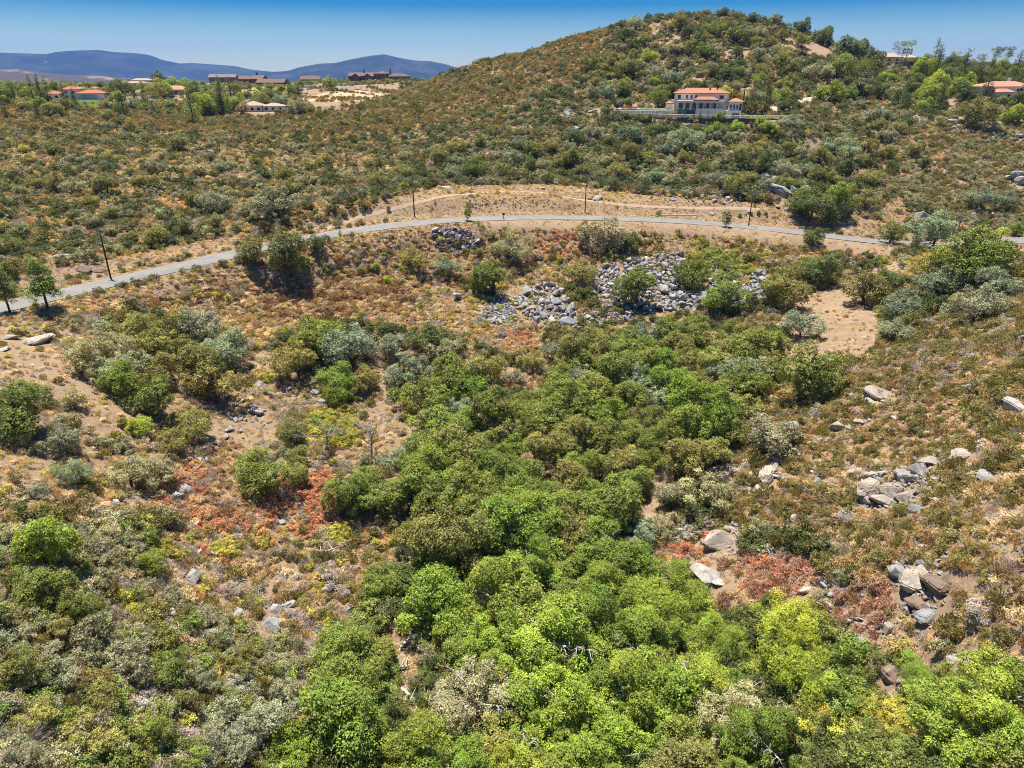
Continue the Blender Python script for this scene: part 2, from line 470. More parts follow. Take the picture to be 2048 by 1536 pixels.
def mountain_mat():
    m_, nt, out = new_mat('far_chaparral')
    b = N(nt, 'ShaderNodeBsdfPrincipled'); b.inputs['Roughness'].default_value = 1; b.inputs['Specular IOR Level'].default_value = 0
    g = N(nt, 'ShaderNodeNewGeometry').outputs['Position']
    c = mix_rgb(nt, rampf(nt, noise(nt, .002, 6, .65, g), .4, .65), (.018, .024, .024), (.055, .056, .045))
    c = mix_rgb(nt, rampf(nt, noise(nt, .0034, 6, .7, g), .62, .70), c, (.22, .19, .16))
    nt.links.new(c, b.inputs['Base Color']); nt.links.new(b.outputs[0], out.inputs[0]); return m_
M['mountain'] = mountain_mat()
def bare_hill_mat():
    m_, nt, out = new_mat('far_bare_hill')
    b = N(nt, 'ShaderNodeBsdfPrincipled'); b.inputs['Roughness'].default_value = 1; b.inputs['Specular IOR Level'].default_value = 0
    g = N(nt, 'ShaderNodeNewGeometry').outputs['Position']
    c = mix_rgb(nt, rampf(nt, noise(nt, .0035, 6, .65, g), .52, .64), (.085, .07, .065), (.27, .20, .14))
    nt.links.new(c, b.inputs['Base Color']); nt.links.new(b.outputs[0], out.inputs[0]); return m_
M['bare_hill'] = bare_hill_mat()
# ------------------------------------------------------------------ building pads (levelled before the ground is laid)
def rot2(x, y, a): return x * math.cos(a) - y * math.sin(a), x * math.sin(a) + y * math.cos(a)
def site(u, v, s):
    p = unproj(u, v, np.float64(s)); return p
VILLA = site(1412, 238, 302); VILLA[2] = float(hz(VILLA[0], VILLA[1]))
VILLA_YAW = R(-14)
_q = rot2(6, -13, VILLA_YAW); level(VILLA[0] + _q[0], VILLA[1] + _q[1], VILLA[2] - 3.8, 30, 6.5, VILLA_YAW, 9)
_q = rot2(-2, 6.5, VILLA_YAW); level(VILLA[0] + _q[0], VILLA[1] + _q[1], VILLA[2], 35, 11.3, VILLA_YAW, 2.0)
HOUSES = {}
def pad(key, u, v, s, rx, ry, yaw):
    p = site(u, v, s); z = float(p[2])
    level(p[0], p[1], z, rx, ry, yaw, 10)
    HOUSES[key] = (p[0], p[1], z, yaw)
pad('red', 165, 199, 452, 17, 9, R(12))
pad('pink', 350, 189, 505, 11, 7, R(-4))
pad('pale_low', 520, 223, 400, 17, 8, R(6))
pad('mid_tan', 274, 175, 560, 10, 7, R(0))
pad('grey', 432, 165, 640, 16, 9, R(8))
pad('brown_a', 495, 167, 650, 16, 9, R(-5))
pad('barn', 548, 174, 600, 15, 9, R(-3))
pad('brown_b', 622, 167, 640, 13, 9, R(10))
pad('lodge', 757, 161, 655, 34, 12, R(-3))
pad('cream', 1790, 133, 455, 12, 8, R(-20))
pad('right', 2000, 198, 376, 14, 9, R(16))

# ------------------------------------------------------------------ ground sheet
def make_ground():
    az = np.concatenate([np.arange(-180, -50, 5.0), np.arange(-50, 50.01, .4), np.arange(55, 180, 5.0)])
    rr = [3.0]
    while rr[-1] < 985:
        r_ = rr[-1]; rr.append(r_ + max(.9, r_ * .0062))
    far = [1100, 1300, 1700, 2400, 3500, 5500, 9000, 14600]
    rad = np.array(rr + far)
    Az, Rd = np.meshgrid(np.radians(az), rad)
    X = Rd * np.sin(Az); Y = Rd * np.cos(Az)
    Z = hz(X, Y)
    inside = (np.abs(X) < 690) & (Y > -70) & (Y < 990)
    z_out = CAM_Z - 46 - 150 * np.clip((Rd - 500) / 2500, 0, 1)
    t = np.clip((Rd - 620) / 330, 0, 1); t = t * t * (3 - 2 * t)
    Z = np.where(inside, Z * (1 - t) + z_out * t, z_out)
    na, nr = len(az), len(rad)
    idx = np.arange(na * nr).reshape(nr, na)
    nxt = np.roll(idx, -1, 1)
    f = np.stack([idx[:-1], nxt[:-1], nxt[1:], idx[1:]], -1).reshape(-1, 4)[:, ::-1]
    me = np_mesh('ground', np.stack([X, Y, Z], -1).reshape(-1, 3), f, True)
    return tag(link('ground', me, M['soil']), 'dry tan earth of the valley and hills under the brush', 'ground', kind='structure')
make_ground()
def ribbon(name, line, half, mat, lift, label, cat, drape=True, thick=.25, jitter=0.0):
    t = np.gradient(line[:, :2], axis=0); t /= np.linalg.norm(t, axis=1, keepdims=True) + 1e-9
    nrm = np.stack([-t[:, 1], t[:, 0]], -1)
    vv = []; ff = []
    cols_ = [-1, -.5, 0, .5, 1]
    for i, p in enumerate(line):
        for c in cols_:
            hw = half * (1 + jitter * (random.random() - .5)) if abs(c) == 1 else half
            q = p[:2] + nrm[i] * c * hw
            z = hz(q[0], q[1]) + lift if drape else p[2] + lift
            vv.append((q[0], q[1], z))
        for c in (-1, 1):
            q = p[:2] + nrm[i] * c * half * 1.02
            z = (hz(q[0], q[1]) if drape else p[2]) - thick
            vv.append((q[0], q[1], z))
    for i in range(len(line) - 1):
        a, b = i * 7, (i + 1) * 7
        for k in range(4): ff.append((a + k, b + k, b + k + 1, a + k + 1))
        ff.append((a, a + 5, b + 5, b)); ff.append((a + 4, b + 4, b + 6, a + 6))
    me = bpy.data.meshes.new(name); me.from_pydata(vv, [], ff); me.update()
    return tag(link(name, me, mat), label, cat, kind='structure')
ribbon('road', ROAD, RHALF, M['asphalt'], 0.0, 'grey two-lane asphalt road winding across the slope', 'road', False, .4)
# painted edge/dirt shoulder lines are too faint to see; the trodden paths show
def px_line(pts, step=1.5):
    p = np.array([hit(u, v)[0] for u, v in pts]); return smooth_line(p, step, 1)
PATHS = {}
def path(name, pts, half, label, mat='track'):
    L = px_line(pts); PATHS[name + str(len(PATHS))] = (L, half)
    ribbon(name, L, half, M[mat], .05, label, 'path', True, .3, .5)
path('dirt_path', [(642, 461), (690, 441), (740, 428), (800, 414), (850, 402), (900, 392), (960, 385), (1050, 383), (1110, 389), (1170, 402), (1240, 410), (1320, 414), (1420, 416), (1520, 420)], .5,
     'narrow beige footpath along the top of the cut bank above the road')
path('dirt_path', [(2090, 500), (2020, 505), (1960, 512), (1900, 508)], 1.6, 'pale dirt track joining the road end beside the big oaks')

# ------------------------------------------------------------------ far mountains
def mountains(name, sky_px, dist, depth, base_z, label, mat, seed):
    us = np.array([p[0] for p in sky_px], float); vs2 = np.array([p[1] for p in sky_px], float)
    uu = np.linspace(us[0], us[-1], 160)
    vv2 = np.interp(uu, us, vs2)
    d = rays(uu, vv2); hor = np.linalg.norm(d[:, :2], axis=1)
    ux = d[:, 0] / hor; uy = d[:, 1] / hor
    top = CAM_Z + dist * d[:, 2] / hor
    r2 = np.random.default_rng(seed)
    rows = np.linspace(-1, 1, 29)
    V = []
    for k, t in enumerate(rows):
        prof = (1 - abs(t) ** 1.15)
        rd = dist + t * depth
        lat = np.linspace(0, 1, 160) * 40
        ns = (vnoise(lat * 9 + k * 1.3, np.full(160, k * 6.0), 11, seed) - .5) * .30 + (vnoise(lat * 9, np.full(160, k * 9.0), 4.5, seed + 1) - .5) * .16
        h_ = (top - base_z) * np.clip(prof * (1 + ns * (1 - prof) * 3.2), 0, 1.0)
        V.append(np.stack([ux * rd, uy * rd, base_z + h_ - (abs(t) > .99) * 60], -1))
    V = np.array(V)
    idx = np.arange(29 * 160).reshape(29, 160)
    f = np.stack([idx[:-1, :-1], idx[:-1, 1:], idx[1:, 1:], idx[1:, :-1]], -1).reshape(-1, 4)
    me = np_mesh(name, V.reshape(-1, 3), f, True)
    return tag(link(name, me, M[mat]), label, 'mountain', kind='structure')
BZ = CAM_Z - 200
mountains('mountain_range', [(-700, 140), (-300, 120), (-100, 108), (0, 105), (60, 107), (95, 108), (110, 104), (150, 101), (200, 100), (225, 104), (270, 106), (300, 110), (325, 120),
          (360, 127), (385, 126), (430, 129), (470, 132), (500, 139), (540, 143), (600, 150), (700, 165), (820, 185)], 11800, 2500, BZ,
          'long blue hazy mountain range with a flat double top', 'mountain', 21)
mountains('mountain_peak', [(380, 175), (480, 152), (540, 144), (575, 142), (600, 134), (640, 127), (670, 126), (700, 119), (730, 113), (767, 108), (800, 116),
          (830, 121), (860, 122), (890, 128), (930, 140), (1000, 158), (1150, 160), (1400, 172), (1700, 175)], 9600, 2300, BZ,
          'blue hazy peak with one pointed summit', 'mountain', 35)
mountains('far_hill', [(-600, 150), (-200, 140), (0, 139), (40, 138), (80, 144), (120, 149), (200, 152), (260, 160), (330, 172), (420, 185)], 4600, 1300, BZ,
          'low far purple-tan hill with bare quarried ground', 'bare_hill', 51)
# ------------------------------------------------------------------ haze
def make_haze():
    m_, nt, out = new_mat('haze_air')
    pv = N(nt, 'ShaderNodeVolumePrincipled')
    pv.inputs['Color'].default_value = (.20, .42, .95, 1)
    pv.inputs['Density'].default_value = 0.000060
    pv.inputs['Anisotropy'].default_value = 0.0
    nt.links.new(pv.outputs[0], out.inputs['Volume'])
    b = MB().box(-14800, 14800, -14800, 14800, BZ - 80, CAM_Z + 520)
    o = b.build('haze', m_)
    tag(o, 'thin blue haze hanging over the valley and far mountains', 'haze', kind='stuff')
    return o
make_haze()
# ------------------------------------------------------------------ plant prototypes (meshes only; every plant is a copy)
def unit(a): return a / (np.linalg.norm(a, axis=-1, keepdims=True) + 1e-9)
def leaf_quads(Pp, Nn, L, Wd, r_, tan=None):
    n_ = len(Pp)
    t = unit(np.cross(Nn, r_.normal(size=(n_, 3)))) if tan is None else unit(tan)
    b = unit(np.cross(Nn, t))
    L = np.broadcast_to(L, (n_,))[:, None]; Wd = np.broadcast_to(Wd, (n_,))[:, None]
    bend = Nn * (L * r_.uniform(-.25, .25, (n_, 1)))
    V = np.stack([Pp + t * L + bend, Pp + b * Wd, Pp - t * L + bend, Pp - b * Wd], 1)
    F = np.arange(n_ * 4).reshape(n_, 4)
    return V.reshape(-1, 3), F
def crown_mesh(name, seed, lobes, total, leaf, gap=.0, droop=0.0, elong=.55, up=.75, inner=.22):
    """lobes: list of (centre, radius). Sprays of leaves sit on and around the lobes' shells, ragged, with gaps between them"""
    r_ = np.random.default_rng(seed)
    lc = np.array([l[0] for l in lobes], float); lr = np.array([l[1] for l in lobes], float)
    share = lr ** 2 / (lr ** 2).sum()
    per = 15                                   # leaves in a spray
    Ps, Ns, vs_, ws_ = [], [], [], []
    for i, (c, r0) in enumerate(zip(lc, lr)):
        n_ = max(2, int(total / per * share[i] * 2.6))
        d = r_.normal(size=(n_, 3)); d[:, 2] += up * .55; d = unit(d)
        rad = r0 * (1 - inner * r_.random(n_) ** 1.3) * (1 + np.where(r_.random(n_) < .16, r_.uniform(.1, .42, n_), .10 * r_.normal(size=n_).clip(-1.5, 1.5)))
        p = c + d * rad[:, None]
        dj = np.linalg.norm(p[:, None] - lc[None], axis=-1) / lr[None]; dj[:, i] = 9
        keep = (dj.min(1) > .80) & (r_.random(n_) > gap * .55)
        p, d = p[keep], d[keep]; m_ = len(p)
        if m_ == 0: continue
        sg = leaf * r_.uniform(.8, 1.9, m_)
        off = r_.normal(size=(m_, per, 3)) * sg[:, None, None] * np.array([1, 1, .62])
        q = (p[:, None] + off).reshape(-1, 3); dd_ = np.repeat(d, per, 0)
        Ps.append(q); Ns.append(unit(dd_ * .7 + r_.normal(size=dd_.shape) * .5 + np.array([0, 0, .5])))
        cv = np.repeat(.5 + .24 * r_.normal(size=m_), per) + .14 * r_.normal() + .16 * r_.normal(size=m_ * per)
        cw = np.repeat(.5 + .30 * r_.normal(size=m_), per) + .20 * r_.normal() + .12 * r_.normal(size=m_ * per)
        vs_.append(np.clip(cv, 0, 1)); ws_.append(np.clip(cw, 0, 1))
    Pp = np.concatenate(Ps); Nn = np.concatenate(Ns); v_ = np.concatenate(vs_); w_ = np.concatenate(ws_)
    if len(Pp) > total:
        k = r_.permutation(len(Pp))[:total]; Pp, Nn, v_, w_ = Pp[k], Nn[k], v_[k], w_[k]
    Ls = leaf * r_.uniform(.55, 1.35, len(Pp))
    V, F = leaf_quads(Pp, Nn, Ls, Ls * elong, r_)
    return np_mesh(name, V, F, False, {'v': v_, 'w': w_})
def dome_lobes(r_, W_, H_, z0, n_, rmin, rmax, flat=.0):
    """an uneven crown: a few masses of different height and reach, each carrying its own lobes"""
    ms = []; nm = int(r_.integers(4, 7)); a0 = r_.random() * 6.28
    for i in range(nm):
        a = a0 + 6.28 * (i + r_.uniform(-.3, .3)) / nm; q = W_ * r_.uniform(.14, .36) * (0.25 if i == 0 else 1)
        ms.append((q * math.cos(a), q * math.sin(a), H_ * (1.0 if i == 0 else r_.uniform(.52, .98)), W_ * r_.uniform(.17, .31)))
    pw = np.array([m_[3] ** 2 for m_ in ms]); pw /= pw.sum(); out = []
    for _ in range(n_):
        mx_, my_, mh, mr_ = ms[int(r_.choice(nm, p=pw))]
        d = r_.normal(size=3); d[2] += .45; d = d / np.linalg.norm(d)
        rad = W_ * (rmin + (rmax - rmin) * r_.random() ** 1.4); zc = z0 + (mh - z0) * .5; vz = max(.1, (mh - z0) * .5 - rad * .8)
        out.append(((mx_ + d[0] * mr_ * .85, my_ + d[1] * mr_ * .85, max(z0 + rad * .4, zc + d[2] * vz)), rad))
    ext = np.percentile([math.hypot(c_[0], c_[1]) + rd for c_, rd in out], 88); k = W_ / 2 / ext
    return [((c_[0] * k, c_[1] * k, c_[2]), rd) for c_, rd in out]
def trunk_mesh(name, seed, H_, W_, z0, rad, limbs=5, mat='bark', lean=.12, forks=False, tips=None):
    r_ = random.Random(seed); b = MB()
    top = Vector((r_.uniform(-lean, lean) * H_, r_.uniform(-lean, lean) * H_, H_ * .62))
    mid = top * .45 + Vector((r_.uniform(-.05, .05) * H_, r_.uniform(-.05, .05) * H_, 0)); mid.z = H_ * .3
    b.tube([(0, 0, -.6), (0, 0, .1), tuple(mid), tuple(top)], [rad * 1.35, rad * 1.1, rad * .8, rad * .35], 7)
    for k in range(limbs):
        a = 2 * math.pi * (k + r_.random() * .7) / limbs
        st = mid.lerp(top, r_.uniform(-.5, .7)); st.z = max(st.z, .25)
        ln = W_ * r_.uniform(.26, .42)
        e1 = st + Vector((math.cos(a) * ln * .5, math.sin(a) * ln * .5, H_ * r_.uniform(.08, .16)))
        e2 = e1 + Vector((math.cos(a + r_.uniform(-.5, .5)) * ln * .55, math.sin(a + r_.uniform(-.5, .5)) * ln * .55, H_ * r_.uniform(.06, .2)))
        b.tube([tuple(st), tuple(e1), tuple(e2)], [rad * .5, rad * .33, rad * .12], 5)
        if forks:
            for q in range(4):
                s2 = e1.lerp(e2, r_.uniform(0, .9)); a2 = a + r_.uniform(-1.3, 1.3); l2 = ln * r_.uniform(.3, .6)
                e3 = s2 + Vector((math.cos(a2) * l2, math.sin(a2) * l2, l2 * r_.uniform(-.1, .6)))
                b.tube([tuple(s2), tuple(s2.lerp(e3, .5) + Vector((0, 0, l2 * .1))), tuple(e3)], [rad * .2, rad * .14, rad * .05], 4)
                for q3 in range(3):
                    a3 = a2 + r_.uniform(-1.2, 1.2); l3 = l2 * r_.uniform(.3, .6); s3 = s2.lerp(e3, r_.uniform(.4, 1))
                    b.tube([tuple(s3), (s3.x + math.cos(a3) * l3, s3.y + math.sin(a3) * l3, s3.z + l3 * r_.uniform(-.1, .5))], [rad * .1, rad * .03], 3, False)
    me = b.mesh(name, True); me.materials.append(M[mat]); return me
def blades(name, seed, n_, spread, height, length, width, lean=.5, radial=True):
    """upright or radiating narrow blades: chamise, twiggy brush, tufts, reeds"""
    r_ = np.random.default_rng(seed)
    a = r_.random(n_) * 2 * math.pi; q = np.sqrt(r_.random(n_))
    base = np.stack([np.cos(a) * q * spread, np.sin(a) * q * spread, height * (.15 + .75 * r_.random(n_) * np.sqrt(1.02 - q * q * .8))], -1)
    out = np.stack([np.cos(a) * (q * lean + .1), np.sin(a) * (q * lean + .1), np.full(n_, 1.0)], -1) + r_.normal(size=(n_, 3)) * .35
    t = unit(out); nn = unit(np.cross(t, r_.normal(size=(n_, 3))))
    L = length * r_.uniform(.6, 1.3, n_)
    V, F = leaf_quads(base, nn, L, width * r_.uniform(.7, 1.3, n_), r_, t)
    return np_mesh(name, V, F, False, {'v': np.clip(.5 + .28 * r_.normal(size=n_), 0, 1), 'w': np.clip(.5 + .25 * r_.normal(size=n_), 0, 1)})
PRO = {}   # species -> list of dict(crown, trunk, W, H)
def proto(sp, crown, trunk, W_, H_):
    crown.materials.append(M['leaf']); PRO.setdefault(sp, []).append(dict(crown=crown, trunk=trunk, W=W_, H=H_))
for k in range(5):      # O: rounded dense live oak
    r_ = np.random.default_rng(100 + k); W_, H_ = 7.0, [6.3, 7.0, 5.9, 7.5, 6.6][k]
    lb = dome_lobes(r_, W_, H_, .5, 30 + 2 * k, .07, .19)
    proto('oak', crown_mesh('oak_crown', 200 + k, lb, 13500, .108, .12), trunk_mesh('oak_trunk', 300 + k, H_, W_, .8, .24), W_, H_)
for k in range(4):      # S: open, grey-green scrub oak with visible limbs
    r_ = np.random.default_rng(120 + k); W_, H_ = 6.5, [4.6, 5.0, 4.2, 4.8][k]
    lb = dome_lobes(r_, W_, H_, .5, 32, .055, .14)
    proto('scrub', crown_mesh('scrub_oak_crown', 220 + k, lb, 9000, .092, .36, up=.6), trunk_mesh('scrub_oak_trunk', 320 + k, H_, W_, .5, .15, 7), W_, H_)
for k in range(3):      # Y: sycamore with big bright leaf clumps, open
    r_ = np.random.default_rng(140 + k); W_, H_ = 11.0, [10.5, 9.5, 11.5][k]
    lb = dome_lobes(r_, W_, H_, .8, 48, .05, .13)
    proto('sycamore', crown_mesh('sycamore_crown', 240 + k, lb, 36000, .092, .28, elong=.7), trunk_mesh('sycamore_trunk', 340 + k, H_ * .85, W_ * .62, 1, .3, 7, 'pale_bark', .15, True), W_, H_)
for k in range(2):      # W: dense billowing willow
    r_ = np.random.default_rng(160 + k); W_, H_ = 10.5, [8.6, 7.6][k]
    lb = dome_lobes(r_, W_, H_, .4, 40, .065, .15)
    proto('willow', crown_mesh('willow_crown', 260 + k, lb, 36000, .083, .14, elong=.42), trunk_mesh('willow_trunk', 360 + k, H_, W_, .6, .28, 6), W_, H_)
for k in range(2):      # V: old live oak, sparse top showing pale twisted limbs
    r_ = np.random.default_rng(170 + k); W_, H_ = 10.0, 7.2
    lb = dome_lobes(r_, W_, H_, 1.2, 46, .065, .125)
    proto('old_oak', crown_mesh('old_oak_crown', 270 + k, lb, 20000, .088, .32), trunk_mesh('old_oak_trunk', 370 + k, H_ * 1.0, W_ * .78, 1, .3, 8, 'pale_bark', .2, True), W_, H_)
for k in range(2):      # P: open-tiered pine
    r_ = np.random.default_rng(180 + k); W_, H_ = 5.0, 9.5
    lb = []
    for t_ in range(9):
        z = 3.0 + t_ * .72; wr = 2.3 * (1 - t_ / 10.5)
        for j in range(5 if t_ < 7 else 2):
            a = r_.random() * 6.28; q = wr * r_.uniform(.3, 1)
            lb.append(((math.cos(a) * q, math.sin(a) * q, z + r_.uniform(-.3, .3)), r_.uniform(.5, .85)))
    proto('pine', crown_mesh('pine_crown', 280 + k, lb, 6500, .17, .12, elong=.3, up=.9), MB().tube([(0, 0, -.6), (.05, 0, 3), (0, .1, 6), (0, 0, 9.2)], [.2, .16, .1, .03], 7).mesh('pine_trunk', True), W_, H_)
    PRO['pine'][-1]['trunk'].materials.append(M['bark'])
for k in range(2):      # C: dark cone-shaped conifer / cypress
    r_ = np.random.default_rng(190 + k); W_, H_ = 4.0, 9.0
    lb = []
    for t_ in range(13):
        z = .8 + t_ * .63; wr = 1.65 * (1 - t_ / 13.6)
        for j in range(max(1, 6 - t_ // 3)):
            a = 6.28 * (j + r_.random()) / 6; lb.append(((math.cos(a) * wr, math.sin(a) * wr, z), .28 + .3 * (1 - t_ / 13)))
    proto('conifer', crown_mesh('conifer_crown', 290 + k, lb, 2600, .17, .2, elong=.3), MB().tube([(0, 0, -.6), (0, 0, 4), (0, 0, 8.8)], [.2, .12, .03], 6).mesh('conifer_trunk', True), W_, H_)
    PRO['conifer'][-1]['trunk'].materials.append(M['bark'])
for k in range(2):      # T: young upright planted tree
    r_ = np.random.default_rng(195 + k); W_, H_ = 2.6, 5.4
    lb = [((r_.normal() * .32 * (1.15 - abs(t_ - .4)), r_.normal() * .32, 1.3 + t_ * 3.3), .42 + .25 * math.sin(3.0 * min(1, t_ + .15))) for t_ in np.linspace(0, 1, 13)]
    proto('young', crown_mesh('young_tree_crown', 295 + k, lb, 1500, .12, .1, elong=.6), MB().tube([(0, 0, -.4), (0, 0, 1.5), (0, 0, 4.6)], [.08, .06, .02], 6).mesh('young_tree_trunk', True), W_, H_)
    PRO['young'][-1]['trunk'].materials.append(M['bark'])
for k in range(2):      # E: tall gum tree, tufted high crown
    r_ = np.random.default_rng(198 + k); W_, H_ = 7.0, 11.0
    lb = [((r_.normal() * 1.7, r_.normal() * 1.7, r_.uniform(5.5, 10)), r_.uniform(.7, 1.3)) for _ in range(18)]
    proto('gum', crown_mesh('gum_crown', 298 + k, lb, 2600, .2, .3, elong=.4), trunk_mesh('gum_trunk', 398 + k, 11, 7, 4, .25, 6, 'pale_bark'), W_, H_)
# palm: trunk and arching fronds
def palm_proto():
    r_ = random.Random(5); b = MB(); vv = []; ff = []
    for k in range(22):
        a = 2 * math.pi * k / 22 + r_.uniform(-.1, .1); el = r_.uniform(-.2, 1.0)
        for j in range(7):
            t0, t1 = j / 7, (j + 1) / 7
            def pt(t, s):
                rr = 2.1 * t * math.cos(el * .8); z = 4.4 + 2.0 * t * math.sin(el) - 1.7 * t * t
                return (math.cos(a) * rr - math.sin(a) * s, math.sin(a) * rr + math.cos(a) * s, z - abs(s) * .5)
            wv = .30 * (1 - t0 * .75)
            i0 = len(vv); vv += [pt(t0, 0), pt(t1 + .02, -wv), pt(t1, 0), pt(t1 + .02, wv)]; ff.append((i0, i0 + 1, i0 + 2, i0 + 3))
    n_ = len(ff); rr_ = np.random.default_rng(4)
    me = np_mesh('palm_crown', vv, ff, False, {'v': rr_.random(n_), 'w': rr_.random(n_)})
    tr = MB().tube([(0, 0, -.4), (.05, 0, 2), (0, 0, 4.4)], [.22, .17, .17], 8).mesh('palm_trunk', True); tr.materials.append(M['bark'])
    proto('palm', me, tr, 4.2, 5.6)
palm_proto()
# shrubs: unit width, (mesh, is big)
SH = {}
for k in range(4):
    r_ = np.random.default_rng(500 + k)
    lb = dome_lobes(r_, 1.0, .78, .02, 10, .11, .22); SH.setdefault('round', []).append(crown_mesh('shrub_leaves', 520 + k, lb, 460, .042, .16))
for k in range(4):
    r_ = np.random.default_rng(505 + k)
    lb = dome_lobes(r_, 1.0, .72, .02, 22, .07, .15); SH.setdefault('big', []).append(crown_mesh('shrub_leaves', 530 + k, lb, 2000, .028, .22))
for k in range(3): SH.setdefault('spiky', []).append(blades('chamise_blades', 540 + k, 210, .42, .7, .13, .026, .7))
for k in range(2): SH.setdefault('twig', []).append(blades('twig_blades', 550 + k, 190, .45, .55, .22, .010, 1.3))
for k in range(3): SH.setdefault('tuft', []).append(blades('grass_blades', 560 + k, 60, .38, .35, .2, .022, .9))
for k in range(2): SH.setdefault('reed', []).append(blades('reed_blades', 570 + k, 260, .45, .7, .42, .012, .5))
for L_ in SH.values():
    for me in L_: me.materials.append(M['leaf'])
SH_I = {}
pcol = bpy.data.collections.new('scatter_sources')
order = []
for key in ('round', 'big', 'spiky', 'twig', 'tuft', 'reed'):
    for me in SH[key]:
        m2 = me.copy(); m2.materials.clear(); m2.materials.append(M['leaf_i'])
        o_ = bpy.data.objects.new('src_%03d' % len(order), m2); pcol.objects.link(o_)
        SH_I.setdefault(key, []).append(len(order)); order.append(o_)
# rocks: convex chipped lumps, unit width
def rock_mesh(seed, flat=.7, n_=14):
    r_ = np.random.default_rng(seed); bm = bmesh.new()
    for p in unit(r_.normal(size=(n_, 3))) * r_.uniform(.36, .56, (n_, 1)) * np.array([1, .85, flat]): bm.verts.new(p)
    bmesh.ops.convex_hull(bm, input=bm.verts)
    for v_ in [v_ for v_ in bm.verts if not v_.link_faces]: bm.verts.remove(v_)
    bmesh.ops.bevel(bm, geom=list(bm.edges), offset=.05, segments=1, affect='EDGES', clamp_overlap=True)
    me = bpy.data.meshes.new('rock'); bm.to_mesh(me); bm.free(); return me
ROCKS = [rock_mesh(700 + k, [.62, .75, .55, .85][k % 4], [10, 13, 16, 12][k % 4]) for k in range(10)]
def boulder_mesh(seed):
    """a fractured granite block: hull with worn edges, roughened faces and cracks"""
    from mathutils import noise as mn
    r_ = np.random.default_rng(seed); bm = bmesh.new(); n_ = int(r_.integers(13, 21))
    for p in unit(r_.normal(size=(n_, 3))) * r_.uniform(.40, .58, (n_, 1)) * np.array([1.1, .9, .72]): bm.verts.new(p)
    bmesh.ops.convex_hull(bm, input=bm.verts)
    for v_ in [v_ for v_ in bm.verts if not v_.link_faces]: bm.verts.remove(v_)
    bmesh.ops.bevel(bm, geom=list(bm.edges), offset=.035, segments=2, affect='EDGES', clamp_overlap=True)
    bmesh.ops.triangulate(bm, faces=bm.faces)
    for _ in range(2):
        lg = [e_ for e_ in bm.edges if e_.calc_length() > .12]
        if lg: bmesh.ops.subdivide_edges(bm, edges=lg, cuts=1); bmesh.ops.triangulate(bm, faces=bm.faces)
    o3 = Vector(r_.random(3) * 50)
    for v_ in bm.verts:
        q = v_.co.copy(); crack = abs(mn.noise(q * 2.3 + o3 * 2))
        v_.co = q * (1 + .035 * mn.fractal(q * 7 + o3, 1.0, 2.0, 4) - .10 * max(0, .07 - crack) / .07)
    me = bpy.data.meshes.new('boulder'); bm.to_mesh(me); bm.free()
    return me
BOULD = [boulder_mesh(730 + k) for k in range(8)]
for me in ROCKS + BOULD: me.materials.append(M['rock'])
for me in ROCKS[:6]:
    m2 = me.copy(); m2.materials.clear(); m2.materials.append(M['rock_i'])
    o_ = bpy.data.objects.new('src_%03d' % len(order), m2); pcol.objects.link(o_)
    SH_I.setdefault('rock', []).append(len(order)); order.append(o_)

def scatter_object(name, pts, rots, scales, idx, tints, label, cat):
    me = bpy.data.meshes.new(name)
    n_ = len(pts); me.vertices.add(n_); me.vertices.foreach_set('co', np.asarray(pts, np.float32).ravel())
    def attr(nm, typ, arr, f):
        a = me.attributes.new(nm, typ, 'POINT'); a.data.foreach_set(f, np.asarray(arr).ravel())
    attr('rot', 'FLOAT_VECTOR', np.asarray(rots, np.float32), 'vector')
    attr('scl', 'FLOAT_VECTOR', np.asarray(scales, np.float32), 'vector')
    attr('pick', 'INT', np.asarray(idx, np.int32), 'value')
    t4 = np.ones((n_, 4), np.float32); t4[:, :3] = tints
    attr('tint', 'FLOAT_COLOR', t4, 'color')
    me.update()
    o_ = link(name, me)
    ng = bpy.data.node_groups.new(name + '_nodes', 'GeometryNodeTree')
    ng.interface.new_socket('Geometry', in_out='INPUT', socket_type='NodeSocketGeometry')
    ng.interface.new_socket('Geometry', in_out='OUTPUT', socket_type='NodeSocketGeometry')
    nn, ll = ng.nodes, ng.links
    gi, go = nn.new('NodeGroupInput'), nn.new('NodeGroupOutput')
    ci = nn.new('GeometryNodeCollectionInfo'); ci.inputs['Collection'].default_value = pcol
    ci.inputs['Separate Children'].default_value = True; ci.inputs['Reset Children'].default_value = True
    iop = nn.new('GeometryNodeInstanceOnPoints'); iop.inputs['Pick Instance'].default_value = True
    def na(nm, typ):
        a = nn.new('GeometryNodeInputNamedAttribute'); a.data_type = typ; a.inputs['Name'].default_value = nm; return a.outputs['Attribute']
    mp = nn.new('GeometryNodeMeshToPoints')
    ll.new(gi.outputs[0], mp.inputs[0]); ll.new(mp.outputs[0], iop.inputs['Points'])
    ll.new(ci.outputs[0], iop.inputs['Instance'])
    ll.new(na('pick', 'INT'), iop.inputs['Instance Index'])
    e2r = nn.new('FunctionNodeEulerToRotation'); ll.new(na('rot', 'FLOAT_VECTOR'), e2r.inputs[0]); ll.new(e2r.outputs[0], iop.inputs['Rotation'])
    ll.new(na('scl', 'FLOAT_VECTOR'), iop.inputs['Scale'])
    ll.new(iop.outputs[0], go.inputs[0])
    md = o_.modifiers.new('scatter', 'NODES'); md.node_group = ng
    tag(o_, label, cat, kind='stuff')
    return o_
